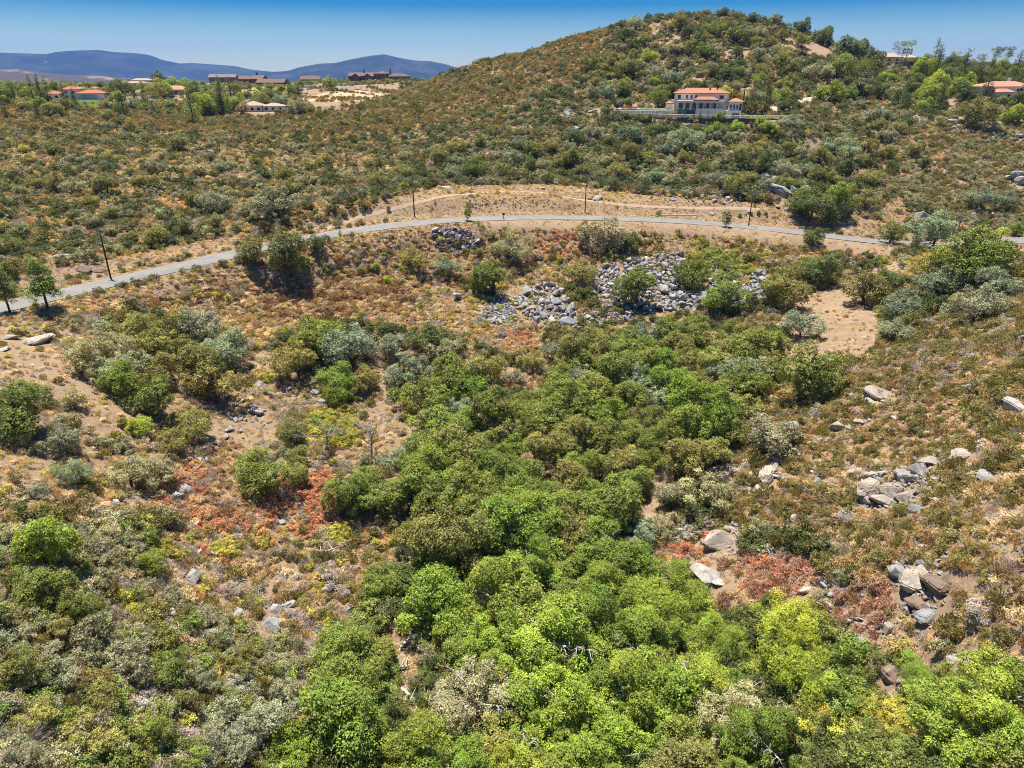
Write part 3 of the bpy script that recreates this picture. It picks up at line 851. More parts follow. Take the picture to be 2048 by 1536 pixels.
# ------------------------------------------------------------------ where what grows (read off the photograph, in photo pixels)
T = dict(olive=(0.23, 0.2, 0.064), dkgreen=(0.125, 0.145, 0.042), sage=(0.335, 0.325, 0.19), tan=(0.55, 0.42, 0.23), straw=(0.66, 0.53, 0.33), rust=(0.36, 0.215, 0.13), grey=(0.39, 0.34, 0.32), yellow=(0.44, 0.41, 0.07), red=(0.5, 0.225, 0.115), orange=(0.53, 0.315, 0.145), brown=(0.37, 0.255, 0.115), green=(0.235, 0.28, 0.065), maroon=(0.42, 0.24, 0.175), pink=(0.5, 0.36, 0.25))
KINDS = {  # kind: (prototype sets, widths, height factor)
    'olive': (('round', 'spiky', 'big'), (1.0, 1.9), 1.0), 'dkgreen': (('big', 'round'), (1.3, 2.6), 1.05), 'sage': (('round', 'big'), (1.0, 2.2), 1.0),
    'tan': (('round', 'spiky'), (.8, 1.4), .85), 'straw': (('round', 'tuft', 'spiky'), (.6, 1.2), .75), 'rust': (('round', 'spiky'), (.8, 1.5), .85),
    'grey': (('twig', 'round', 'twig'), (1.0, 1.9), .9), 'yellow': (('round', 'big'), (.9, 1.8), .95), 'red': (('round', 'big'), (.9, 1.7), .7),
    'orange': (('round',), (.8, 1.5), .75), 'brown': (('spiky', 'round'), (.9, 1.7), .95), 'green': (('round', 'big'), (1.1, 2.3), 1.0), 'maroon': (('round', 'spiky'), (1.0, 1.8), .85),
    'pink': (('round', 'tuft'), (.6, 1.2), .7)}
# regions: (name, polygon, cover, {kind: weight}, size factor); later ones win
REG = [
 ('slope beyond the road', None, .66, dict(olive=22, brown=18, sage=12, tan=20, dkgreen=15, yellow=3, grey=9, straw=6), 1.15),
 ('crest of the low saddle', [(-300, 150), (620, 210), (860, 165), (1100, 80), (1260, 40), (1230, 130), (1080, 190), (900, 250), (600, 275), (300, 262), (-300, 262)], .95, dict(olive=46, brown=38, dkgreen=4, sage=6, tan=6, yellow=4), 1.0),
 ('big hill', [(1230, 20), (1500, 0), (1800, 60), (1800, 190), (1560, 210), (1560, 290), (1000, 300), (1060, 200), (1200, 130)], .60, dict(dkgreen=28, olive=22, sage=18, tan=10, brown=8, pink=8, grey=6, yellow=3), 1.25),
 ('hillside under the villa', [(850, 300), (1250, 260), (1560, 290), (1800, 200), (2300, 180), (2300, 480), (1800, 450), (1600, 400), (1200, 370), (900, 360)], .66, dict(dkgreen=22, olive=20, sage=26, tan=12, grey=9, green=7, pink=5), 1.05),
 ('fine pale scrub slope below the ridge house', [(1700, 330), (1800, 260), (2300, 230), (2300, 470), (1950, 450), (1780, 400)], .95, dict(olive=36, sage=32, brown=10, tan=14, grey=8), 1.0),
 ('graded lot', [(590, 185), (640, 176), (800, 165), (800, 190), (740, 205), (690, 222), (640, 220), (600, 205)], .05, dict(olive=60, brown=40), 1.0),
 ('house plateau', [(-300, 120), (900, 120), (840, 160), (600, 176), (590, 205), (450, 212), (-300, 212)], .30, dict(olive=30, green=35, brown=10, sage=15, yellow=10), 1.0),
 ('bare slope on the big hill', [(1540, 75), (1600, 78), (1665, 95), (1650, 118), (1600, 110), (1545, 92)], .1, dict(sage=50, olive=50), 1.0),
 ('buckwheat slope above the road', [(-300, 380), (0, 300), (420, 290), (820, 310), (820, 370), (640, 450), (480, 490), (200, 540), (-300, 640)], .72, dict(olive=14, tan=28, sage=12, brown=15, straw=14, grey=11, yellow=3, rust=3, dkgreen=13), .95),
 ('cut bank above the road', [(640, 462), (760, 405), (880, 372), (1100, 368), (1350, 395), (1600, 410), (1750, 440), (1900, 485), (1600, 462), (1300, 436), (1000, 432), (760, 444)], .36, dict(straw=38, tan=22, pink=18, yellow=8, brown=14), .6),
 ('earth bank above the road', [(-300, 660), (0, 600), (200, 545), (480, 495), (480, 470), (200, 520), (-300, 620)], .35, dict(straw=40, tan=30, yellow=10, brown=10, grey=5), .6),
 ('buckwheat slope below the road', [(-300, 690), (60, 618), (300, 570), (500, 530), (650, 485), (830, 448), (950, 470), (900, 560), (980, 640), (950, 700), (820, 670), (650, 640), (480, 720), (300, 620), (100, 640)], 1.0, dict(tan=36, straw=30, rust=11, brown=5, pink=8, yellow=6, grey=8), 1.0),
 ('rusty buckwheat patch', [(500, 575), (700, 560), (830, 580), (800, 625), (640, 650), (520, 640)], 1.0, dict(rust=40, brown=14, tan=24, straw=16, pink=6), 1.0),
 ('slope above the rock fill', [(880, 445), (1150, 442), (1480, 455), (1700, 480), (1720, 540), (1500, 530), (1300, 520), (1150, 570), (980, 590), (890, 560)], .72, dict(tan=28, olive=16, straw=20, yellow=12, grey=10, brown=10), .95),
 ('roadside verge', [(930, 440), (1150, 438), (1450, 452), (1800, 497), (1780, 520), (1600, 492), (1300, 462), (1000, 455)], .13, dict(straw=70, tan=30), .5),
 ('dry gully slope', [(860, 560), (1000, 600), (1160, 660), (1130, 760), (980, 700), (860, 680)], .85, dict(tan=26, straw=28, pink=18, grey=14, yellow=8), .9),
 ('valley floor brush', [(-300, 640), (100, 640), (480, 700), (900, 700), (1130, 760), (1200, 900), (800, 1060), (-300, 1000)], .46, dict(tan=24, straw=22, olive=12, yellow=8, grey=14, sage=8, pink=12), .8),
 ('sandy trail', [(-60, 660), (60, 650), (110, 700), (180, 740), (260, 830), (220, 880), (150, 830), (70, 780), (-60, 720)], .45, dict(straw=44, pink=26, tan=14, yellow=6, olive=10), .65),
 ('bare ground by the dead trees', [(430, 800), (560, 820), (560, 880), (440, 890), (400, 860)], .2, dict(straw=60, pink=40), .5),
 ('sandy bare patch', [(-60, 930), (100, 920), (230, 960), (180, 1030), (60, 1040), (-60, 1050)], .5, dict(straw=40, tan=20, olive=22, yellow=18), .75),
 ('rusty valley patch', [(330, 940), (480, 900), (600, 960), (760, 1060), (600, 1110), (430, 1090), (300, 1020)], .95, dict(orange=30, red=20, pink=16, rust=14, tan=10, grey=8), .85),
 ('sage thicket beside the creek', [(-700, 1040), (150, 1060), (330, 1060), (600, 1130), (640, 1300), (640, 2000), (-700, 2000)], .84, dict(sage=32, olive=24, green=12, grey=18, tan=8, yellow=4, dkgreen=3), .85),
 ('dry brush slope beside the wash', [(330, 1060), (560, 1070), (800, 1090), (800, 1260), (700, 1320), (560, 1290), (420, 1230), (280, 1150)], .85, dict(tan=30, grey=28, olive=14, straw=12, brown=8, yellow=6), .75),
 ('boulder-strewn chamise slope', [(1560, 720), (1760, 690), (2048, 590), (2800, 520), (2800, 1400), (1960, 1330), (1800, 1180), (1600, 1060), (1430, 1080), (1440, 960), (1500, 830)], .95, dict(olive=36, brown=22, tan=22, straw=8, grey=10), .86),
 ('open chamise with pink ground', [(1620, 860), (1900, 790), (1980, 860), (1850, 930), (1700, 980), (1560, 980)], .86, dict(brown=30, tan=24, pink=12, straw=10, olive=24), .74),
 ('dirt clearing', [(1560, 600), (1640, 580), (1720, 545), (1790, 520), (1830, 560), (1740, 600), (1770, 660), (1740, 710), (1640, 735), (1545, 760), (1560, 680)], .05, dict(straw=50, rust=50), .5),
 ('grove floor', [(1100, 660), (1440, 580), (1560, 660), (1490, 800), (1440, 960), (1330, 1060), (1260, 1100), (1000, 1120), (820, 1050), (820, 850), (1000, 800)], .45, dict(tan=30, dkgreen=20, olive=20, grey=15, orange=8), .8),
 ('creek thicket', [(760, 1150), (1300, 1120), (1440, 1200), (1720, 1260), (1800, 1340), (2500, 1350), (2500, 2000), (620, 2000), (650, 1300)], .6, dict(green=45, dkgreen=20, olive=15, sage=10), 1.0),
 ('sandy wash', [(760, 1255), (830, 1250), (850, 1330), (830, 1400), (870, 1450), (830, 1470), (790, 1400), (790, 1330), (740, 1290)], .1, dict(straw=60, yellow=40), .5),
 ('rock fill', [(960, 610), (1020, 570), (1110, 565), (1150, 620), (1160, 665), (1090, 655), (970, 650)], .05, dict(yellow=50, tan=50), .6),
 ('rock fill', [(1170, 560), (1230, 530), (1380, 510), (1540, 540), (1530, 610), (1420, 620), (1300, 640), (1200, 620)], .06, dict(yellow=40, olive=30, tan=30), .7),
]
ELL = [  # coloured patches: u, v, ru, rv, cover, mix, size
 (1125, 492, 62, 34, .97, dict(orange=55, red=38, tan=7), .9, 'orange poison-oak patch below the road'), (1045, 515, 25, 25, .9, dict(maroon=70, brown=30), .8, 'orange poison-oak patch below the road'),
 (640, 985, 42, 34, .97, dict(red=80, orange=20), .9, 'red patch by the valley oaks'), (560, 1075, 60, 30, .9, dict(red=40, orange=40, yellow=10), .8, 'red patch by the valley oaks'), (440, 1095, 50, 18, .9, dict(red=35, yellow=50), .7, 'red patch by the valley oaks'),
 (460, 950, 55, 60, .9, dict(rust=50, orange=30, tan=20), .7, 'rusty patch by the valley oaks'), (1035, 680, 36, 24, .95, dict(red=40, orange=50), .8, 'red bushes below the rock fill'), (1010, 770, 22, 16, .9, dict(red=60, pink=40), .7, 'red bushes below the rock fill'),
 (760, 640, 45, 16, .95, dict(orange=60, yellow=30), .7, 'orange patch below the buckwheat'), (1385, 1115, 90, 42, .97, dict(red=55, maroon=25, tan=20), .85, 'red bushes on the boulder slope'), (1530, 1165, 105, 55, .97, dict(maroon=45, rust=25, red=20), .85, 'russet bushes on the boulder slope'),
 (1470, 1215, 45, 22, .95, dict(orange=75, rust=25), .85, 'russet bushes on the boulder slope'), (1725, 1230, 95, 65, .97, dict(maroon=75, rust=25), .85, 'maroon bushes between the boulders'), (1830, 1265, 45, 40, .92, dict(orange=60, rust=30), .8, 'maroon bushes between the boulders'),
 (1845, 540, 36, 34, .97, dict(orange=60, yellow=40), .95, 'orange bush by the clearing'), (1850, 560, 20, 24, .97, dict(yellow=90, orange=10), .95, 'orange bush by the clearing'), (1385, 490, 70, 14, .9, dict(orange=40, straw=30, yellow=30), .6, 'golden brush below the road'),
 (670, 850, 55, 25, .95, dict(yellow=95, green=5), 1.0, 'yellow bush by the dead trees'), (690, 880, 40, 25, .95, dict(yellow=95, green=5), 1.0, 'yellow bush by the dead trees'), (1410, 525, 30, 40, .9, dict(green=40, yellow=60), 1.0, 'yellow-green thicket on the rock fill'), (1460, 545, 45, 40, .9, dict(green=40, yellow=50, orange=10), 1.0, 'yellow-green thicket on the rock fill'),
 (1720, 350, 22, 18, .9, dict(orange=80, tan=20), .8, 'orange patch above the road'), (1790, 430, 25, 30, .9, dict(pink=60, orange=40), .8, 'orange patch above the road'), (915, 470, 35, 22, .9, dict(rust=50, maroon=40), .8, 'russet brush beside the rocks'),
 (345, 410, 30, 18, .9, dict(orange=60, tan=40), .8, 'orange patch above the road'), (770, 1085, 22, 14, .9, dict(yellow=50, orange=50), .9, 'golden bush by the wash'), (680, 1070, 32, 18, .9, dict(yellow=90, olive=10), .9, 'golden bush by the wash'),
 (1640, 1365, 70, 40, 1.0, dict(green=90, yellow=10), 1.3, 'bright creek growth'), (1660, 1440, 90, 40, 1.0, dict(yellow=60, green=40), 1.3, 'bright creek growth'), (1780, 1440, 80, 50, .9, dict(yellow=50, green=40), 1.1, 'bright creek growth'),
 (1140, 930, 25, 16, .9, dict(pink=60, orange=40), .8, 'pink patch in the grove'), (1020, 650, 20, 12, .8, dict(yellow=60, orange=40), .7, 'red bushes below the rock fill')]
def inpoly(u, v, poly):
    c = np.zeros(u.shape, bool); j = len(poly) - 1
    for i in range(len(poly)):
        (xi, yi), (xj, yj) = poly[i], poly[j]
        if yi != yj:
            c ^= ((yi > v) != (yj > v)) & (u < (xj - xi) * (v - yi) / (yj - yi) + xi)
        j = i
    return c
kn = list(KINDS)
PADS = []   # (x, y, radius) kept clear: houses, yards
def scatter_points():
    out = []
    for r0, r1, sp_ in ((32, 135, .70), (135, 225, .88), (225, 330, 1.4), (330, 700, 1.9)):
        xs = np.arange(-r1 * .92, r1 * .92, sp_); ys = np.arange(10, r1 + 1, sp_)
        X, Y = np.meshgrid(xs, ys); X = X + rng.uniform(-.5, .5, X.shape) * sp_; Y = Y + rng.uniform(-.5, .5, Y.shape) * sp_
        rr = np.hypot(X, Y); k = (rr >= r0) & (rr < r1); X, Y = X[k], Y[k]
        Z = hz(X, Y); u, v, f = project(np.stack([X, Y, Z], -1))
        k = (u > -640) & (u < 2690) & (v < 1950) & (v > -40); X, Y, Z, u, v, f = X[k], Y[k], Z[k], u[k], v[k], f[k]
        reg = np.zeros(len(X), int)
        for i, g in enumerate(REG):
            if g[1] is not None: reg[inpoly(u, v, g[1])] = i
        cover = np.array([g[2] for g in REG])[reg]; size = np.array([g[4] for g in REG])[reg]
        Wt = np.array([[g[3].get(q, 0) for q in kn] for g in REG], float)[reg]
        lab = reg.copy()
        for i, (eu, ev, ru, rv, cv, mx_, sf, nm) in enumerate(ELL):
            e_ = ((u - eu) / ru) ** 2 + ((v - ev) / rv) ** 2 + (vnoise(X + 999, Y + 999, 2.5, 77) - .5) * .9 < 1
            cover[e_] = cv * .93; size[e_] = sf; mx2 = dict(mx_); tot_ = sum(mx2.values())
            for q, w_ in (('tan', .10), ('grey', .07), ('olive', .05)):
                if 'red' in mx2 or 'orange' in mx2 or 'maroon' in mx2: mx2[q] = mx2.get(q, 0) + tot_ * w_
            Wt[e_] = [mx2.get(q, 0) for q in kn]; lab[e_] = 1000 + i
        # patches: the same kind tends to grow together; open spots between
        cl = vnoise(X + 999, Y + 999, sp_ * 5, 31); rnd = (rng.random(len(X)) * .62 + vnoise(X + 999, Y + 999, sp_ * 3.2, 32) * 1.1 + vnoise(X + 999, Y + 999, sp_ * 9, 33) * .8) % 1
        keep = rng.random(len(X)) < np.clip(cover + (cl - .5) * 1.0 * (1 - cover) * 1.6, 0, 1) 
        dr, _ = line_dist(X, Y, ROAD); keep &= dr > RHALF + 1.5; size = size * np.where(dr < RHALF + 6, .62, 1.0)
        for (L, hf) in PATHS.values():
            dq, _ = line_dist(X, Y, L); keep &= dq > hf + .35
        for (px_, py_, pr_) in PADS: keep &= np.hypot(X - px_, Y - py_) > pr_
        cs = np.cumsum(Wt, 1) / Wt.sum(1, keepdims=True); kd = (rnd[:, None] > cs).sum(1).clip(0, len(kn) - 1)
        k = keep
        out.append((X[k], Y[k], Z[k], u[k], v[k], f[k], lab[k], kd[k], size[k], np.full(k.sum(), sp_)))
    return [np.concatenate(c) for c in zip(*out)]
SHRUB_NAME = dict(olive='olive_shrub', dkgreen='dark_green_shrub', sage='grey_green_shrub', tan='tan_buckwheat', straw='dry_grass_tuft', rust='russet_shrub', grey='bare_grey_brush', yellow='yellow_green_shrub',
                  red='red_poison_oak', orange='orange_poison_oak', brown='brown_chamise', green='leafy_green_shrub', maroon='maroon_shrub', pink='dry_pinkish_shrub')
SHRUB_TXT = dict(olive='larger olive shrub', dkgreen='larger dark green shrub', sage='larger grey-green shrub', tan='larger tan buckwheat bush', straw='larger straw-coloured dry bush', rust='larger russet brown bush', grey='larger leafless grey bush',
                 yellow='larger yellow-green bush', red='larger red leafy bush', orange='larger orange leafy bush', brown='larger brown chamise bush', green='larger leafy mid-green bush', maroon='larger maroon dry bush', pink='larger dry pinkish bush')
def grow_shrubs():
    X, Y, Z, u, v, f, lab, kd, size, spc = scatter_points()
    n_ = len(X)
    lo = np.array([KINDS[q][1][0] for q in kn])[kd]; hi = np.array([KINDS[q][1][1] for q in kn])[kd]
    width = (lo + (hi - lo) * rng.random(n_) ** 1.5) * size * np.where(spc > 1.7, 1.6, np.where(spc > 1.2, 1.4, 1.32)) * np.where(rng.random(n_) < .05, 1.5, 1)
    hf = np.array([KINDS[q][2] for q in kn])[kd] * rng.uniform(.75, 1.25, n_)
    tint = np.array([T[q] for q in kn])[kd] * rng.uniform(.78, 1.28, (n_, 1)) * rng.uniform(.93, 1.07, (n_, 3))
    pk = np.zeros(n_, int); cls = np.empty(n_, object)
    for i in range(len(kn)):
        m_ = np.where(kd == i)[0]; sets = KINDS[kn[i]][0]
        for j, q in enumerate(m_):
            s_ = sets[int(rng.integers(len(sets)))]
            if width[q] > 1.9 and s_ == 'round': s_ = 'big'
            cls[q] = s_; pk[q] = SH_I[s_][int(rng.integers(len(SH_I[s_])))]
    rots = np.stack([rng.normal(size=n_) * .07, rng.normal(size=n_) * .07, rng.random(n_) * 6.28], -1)
    scl = np.stack([width * rng.uniform(.85, 1.15, n_), width * rng.uniform(.85, 1.15, n_), width * hf], -1)
    pts = np.stack([X, Y, Z - .04 * width], -1)
    # the ones that show largest are things of their own
    big = width / f * ((u > 20) & (u < 2028) & (v > 150) & (v < 1530)) * (cls != 'tuft')
    sel = np.argsort(-big)[:300]
    for q in sel:
        s_ = cls[q]; src = order[pk[q]].data; me = SH[s_][SH_I[s_].index(pk[q])]
        place = REG[lab[q]][0] if lab[q] < 1000 else ELL[lab[q] - 1000][7]
        prep = {'slope beyond the road': 'on the slope beyond the road'}.get(place, ('in the ' if any(w_ in place for w_ in ('thicket', 'grove', 'gully', 'patch', 'valley', 'bush', 'growth', 'wash', 'fill', 'clearing', 'brush')) else 'on the ') + place)
        o_ = link(SHRUB_NAME[kn[kd[q]]], me, None, None, pts[q], rots[q], scl[q], tint[q])
        txt = SHRUB_TXT[kn[kd[q]]] + ' ' + prep
        tag(o_, beside(txt, pts[q][0], pts[q][1], 3.0), 'shrub', txt)
    rest = np.ones(n_, bool); rest[sel] = False
    scatter_object('chaparral', pts[rest], rots[rest], scl[rest], pk[rest], tint[rest], 'mixed olive, tan and russet low brush covering the slopes', 'brush')
    # low mats knitting the brush together
    k = np.where((rng.random(n_) < .45) & (size > .6) & (lab < 1000))[0]
    jx = rng.uniform(-.9, .9, len(k)) * spc[k]; jy = rng.uniform(-.9, .9, len(k)) * spc[k]
    mx2, my2 = X[k] + jx, Y[k] + jy
    dr, _ = line_dist(mx2, my2, ROAD); ok = dr > RHALF + 2.2
    for (L, hf_) in PATHS.values():
        dq, _ = line_dist(mx2, my2, L); ok &= dq > hf_ + .8
    for (px_, py_, pr_) in PADS: ok &= np.hypot(mx2 - px_, my2 - py_) > pr_ + 1
    uu, vv_, _ = project(np.stack([mx2, my2, hz(mx2, my2)], -1)); cov = np.ones(len(k))
    for g in REG:
        if g[1] is not None: cov[inpoly(uu, vv_, g[1])] = g[2]
    ok &= cov > .58
    k, mx2, my2 = k[ok], mx2[ok], my2[ok]; mw = spc[k] * rng.uniform(1.0, 2.3, len(k)); rr3 = rng.random(len(k))
    mt = np.where(rr3[:, None] < np.where(spc[k] > 1.2, .8, .3)[:, None], tint[k], np.where(rr3[:, None] < .62, np.array(T['tan']), np.where(rr3[:, None] < .8, np.array(T['pink']), np.array(T['brown']))) * rng.uniform(.7, 1.1, (len(k), 1)))
    mi = np.array(SH_I['big'] + SH_I['round'] + SH_I['spiky'])[rng.integers(0, 11, len(k))]
    scatter_object('low_brush', np.stack([mx2, my2, hz(mx2, my2) - .05], -1), np.stack([np.zeros(len(k)), np.zeros(len(k)), rng.random(len(k)) * 6.28], -1), np.stack([mw, mw * rng.uniform(.5, 1, len(k)), mw * rng.uniform(.18, .42, len(k))], -1), mi, mt, 'low matted dry brush knitting the shrubs together on the slopes', 'brush')
    # small dry tufts and litter between the shrubs
    sp_ = .8
    xs = np.arange(-190, 190, sp_); ys = np.arange(20, 230, sp_)
    X, Y = np.meshgrid(xs, ys); X = (X + rng.uniform(-.5, .5, X.shape) * sp_).ravel(); Y = (Y + rng.uniform(-.5, .5, Y.shape) * sp_).ravel()
    Z = hz(X, Y); u, v, f = project(np.stack([X, Y, Z], -1))
    k = (u > -560) & (u < 2600) & (v < 1850) & (v > 200) & (rng.random(len(X)) < .85)
    dr, _ = line_dist(X, Y, ROAD); k &= dr > RHALF + .6
    clear = inpoly(u, v, REG[[g[0] for g in REG].index('dirt clearing')][1]) | inpoly(u, v, REG[[g[0] for g in REG].index('sandy trail')][1]) | inpoly(u, v, REG[[g[0] for g in REG].index('roadside verge')][1])
    k &= ~clear | (rng.random(len(X)) < .18)
    for (L, hf_) in PATHS.values():
        dq, _ = line_dist(X, Y, L); k &= dq > hf_ + .2
    X, Y, Z = X[k], Y[k], Z[k]; n_ = len(X)
    kk = rng.choice(5, n_, p=[.45, .2, .15, .12, .08]); tt = np.array([T['straw'], T['tan'], T['grey'], T['pink'], T['olive']])[kk] * rng.uniform(.75, 1.25, (n_, 1))
    ids = np.array(SH_I['tuft'] + SH_I['twig'])[rng.integers(0, 5, n_)]
    s_ = rng.uniform(.45, 1.0, n_)
    scatter_object('dry_grass', np.stack([X, Y, Z - .03], -1), np.stack([np.zeros(n_), np.zeros(n_), rng.random(n_) * 6.28], -1), np.stack([s_, s_, s_ * .8], -1), ids, tt, 'short dry straw grass and litter between the bushes', 'grass')
    print('shrubs', len(pts), 'tufts', n_)
# ------------------------------------------------------------------ trees
TT = dict(mid=(0.22, 0.26, 0.05), dark=(0.14, 0.172, 0.042), grey=(0.345, 0.34, 0.21), bright=(0.215, 0.29, 0.042), lime=(0.295, 0.36, 0.052), olive=(0.29, 0.275, 0.075), pale=(0.41, 0.385, 0.21), blue=(0.275, 0.315, 0.2), gold=(0.36, 0.42, 0.05), pine=(0.2, 0.26, 0.055), brownish=(0.46, 0.33, 0.2))
TADJ = dict(mid='mid-green', dark='dark green', grey='grey-green', bright='bright green', lime='yellow-green', olive='olive green', pale='pale olive-grey', blue='blue-green', gold='golden yellow', pine='deep green', brownish='withered brown')
SPN = dict(oak=('oak_tree', 'round oak'), scrub=('scrub_oak', 'open scrub oak'), sycamore=('sycamore_tree', 'sycamore'), willow=('willow_tree', 'billowing willow'), old_oak=('old_oak', 'sparse old oak with pale twisted limbs'),
           pine=('pine_tree', 'pine'), conifer=('conifer_tree', 'cone-shaped conifer'), young=('young_tree', 'slender young tree'), gum=('gum_tree', 'tall tufted gum tree'), palm=('palm_tree', 'palm'))
ZONES = [
 ('on the slope above the road', None), ('on the big hill behind the villa', [(860, 20), (1830, 0), (1830, 180), (1640, 175), (1560, 160), (1180, 185), (860, 250)]),
 ('round the terracotta-roofed villa', [(1170, 165), (1640, 165), (1600, 310), (1170, 310)]), ('near the houses on the ridge', [(1650, 80), (2100, 80), (2100, 270), (1700, 270), (1640, 200)]),
 ('among the houses on the far plateau', [(-50, 130), (860, 130), (780, 235), (-50, 235)]), ('on the fine scrub slope below the ridge house', [(1600, 270), (2100, 240), (2100, 440), (1900, 430), (1600, 330)]),
 ('at the far end of the road', [(1820, 420), (2100, 420), (2100, 640), (1850, 640)]), ('round the bare dirt clearing', [(1540, 500), (1850, 500), (1840, 700), (1700, 790), (1540, 790)]),
 ('in the grey rock fill', [(960, 500), (1530, 490), (1530, 620), (1180, 640), (960, 640)]), ('beside the road', [(440, 460), (660, 440), (660, 560), (440, 560)]), ('beside the road', [(-50, 500), (130, 500), (130, 640), (-50, 640)]), ('beside the road', [(880, 395), (1500, 395), (1700, 440), (1680, 490), (1400, 480), (880, 450)]),
 ('in the clump below the buckwheat slope', [(80, 605), (485, 605), (485, 800), (80, 800)]), ('beside the sandy trail', [(-50, 760), (230, 760), (480, 800), (450, 1060), (-50, 1060)]), ('in the tree belt below the rusty slope', [(530, 630), (980, 630), (980, 800), (530, 800)]),
 ('near the two dead trees', [(450, 800), (800, 800), (830, 1100), (450, 1100)]), ('in the upper creek grove', [(980, 600), (1570, 590), (1570, 820), (980, 830)]), ('in the middle of the creek grove', [(800, 800), (1480, 820), (1460, 960), (800, 980)]),
 ('in the lower creek grove', [(800, 970), (1340, 960), (1340, 1160), (730, 1160)]), ('at the foot of the boulder slope', [(1330, 790), (1900, 700), (1900, 1130), (1250, 1130), (1250, 1010)]), ('along the creek', [(600, 1130), (1460, 1120), (1720, 1230), (2100, 1270), (2100, 1700), (560, 1700), (620, 1400)]),
 ('in the sage thicket', [(-100, 1060), (640, 1060), (600, 1700), (-100, 1700)])]
def zone_of(u, v):
    z = ZONES[0][0]
    for nm, pl in ZONES:
        if pl is not None and inpoly(np.array([u]), np.array([v]), pl)[0]: z = nm
    return z
TREES = []; LAND = []   # LAND: (x, y, short words) of trees and boulders that labels can point to
SHORT = dict(oak='oak', scrub='scrub oak', sycamore='sycamore', willow='willow', old_oak='sparse old oak', pine='pine', conifer='conifer', young='young tree', gum='gum tree', palm='palm')
def beside(txt, x, y, far, own=None):
    best = None
    for lx, ly, wds, kind_ in LAND:
        d_ = math.hypot(lx - x, ly - y)
        if .2 < d_ < far and wds != own and (best is None or d_ < best[0]): best = (d_, wds, kind_)
    if best is None or len((txt + ' beside a ' + best[1]).split()) > 16: return txt
    return txt + ' beside a ' + best[1]
_tr = random.Random(11)
def tree(u, v, w_px, sp_, tint, label=None, hfac=1.0, vert=.55):
    w_px *= 1.08
    if zone_of(u, v) in ('in the clump below the buckwheat slope', 'in the tree belt below the rusty slope'): w_px *= 1.2
    pr = PRO[sp_][_tr.randrange(len(PRO[sp_]))]
    d = 120.0; off = 2.0
    for _ in range(4):
        p, d, ok = hit(u, v, off)
        _, _, f = project(p); Wm = w_px * float(f) / FPX; s_ = Wm / pr['W']; off = pr['H'] * s_ * hfac * vert
    x, y = float(p[0]), float(p[1]); z = float(hz(x, y))
    nm, txt = SPN[sp_]
    if sp_ == 'oak' and zone_of(u, v) in ('round the terracotta-roofed villa', 'near the houses on the ridge', 'among the houses on the far plateau'): nm, txt = 'garden_tree', 'round garden tree'
    e_ = empty(nm, (x, y, z - .05), _tr.random() * 6.28)
    sx = s_ * _tr.uniform(.93, 1.07); sz = s_ * hfac * _tr.uniform(.92, 1.08)
    e_.scale = (sx, s_, sz)
    c = tuple(q * _tr.uniform(.95, 1.06) for q in TT[tint]); g_ = _tr.uniform(.82, 1.2); c = tuple(q * g_ for q in c)
    link('crown', pr['crown'], None, e_, colour=c); link('trunk', pr['trunk'], None, e_)
    if label is None:
        size = 'broad' if Wm > pr['W'] * 1.2 else ('small' if Wm < pr['W'] * .72 else '')
        label = ' '.join((size + ' ' + TADJ[tint] + ' ' + txt + ' ' + zone_of(u, v)).split()); tag(e_, label, 'tree', label); e_['_own'] = TADJ[tint] + ' ' + SHORT[sp_]
        LAND.append((x, y, TADJ[tint] + ' ' + SHORT[sp_], 'tree'))
    else: tag(e_, label, 'tree')
    TREES.append((x, y, Wm, u, v, w_px)); return e_
B = 'both'
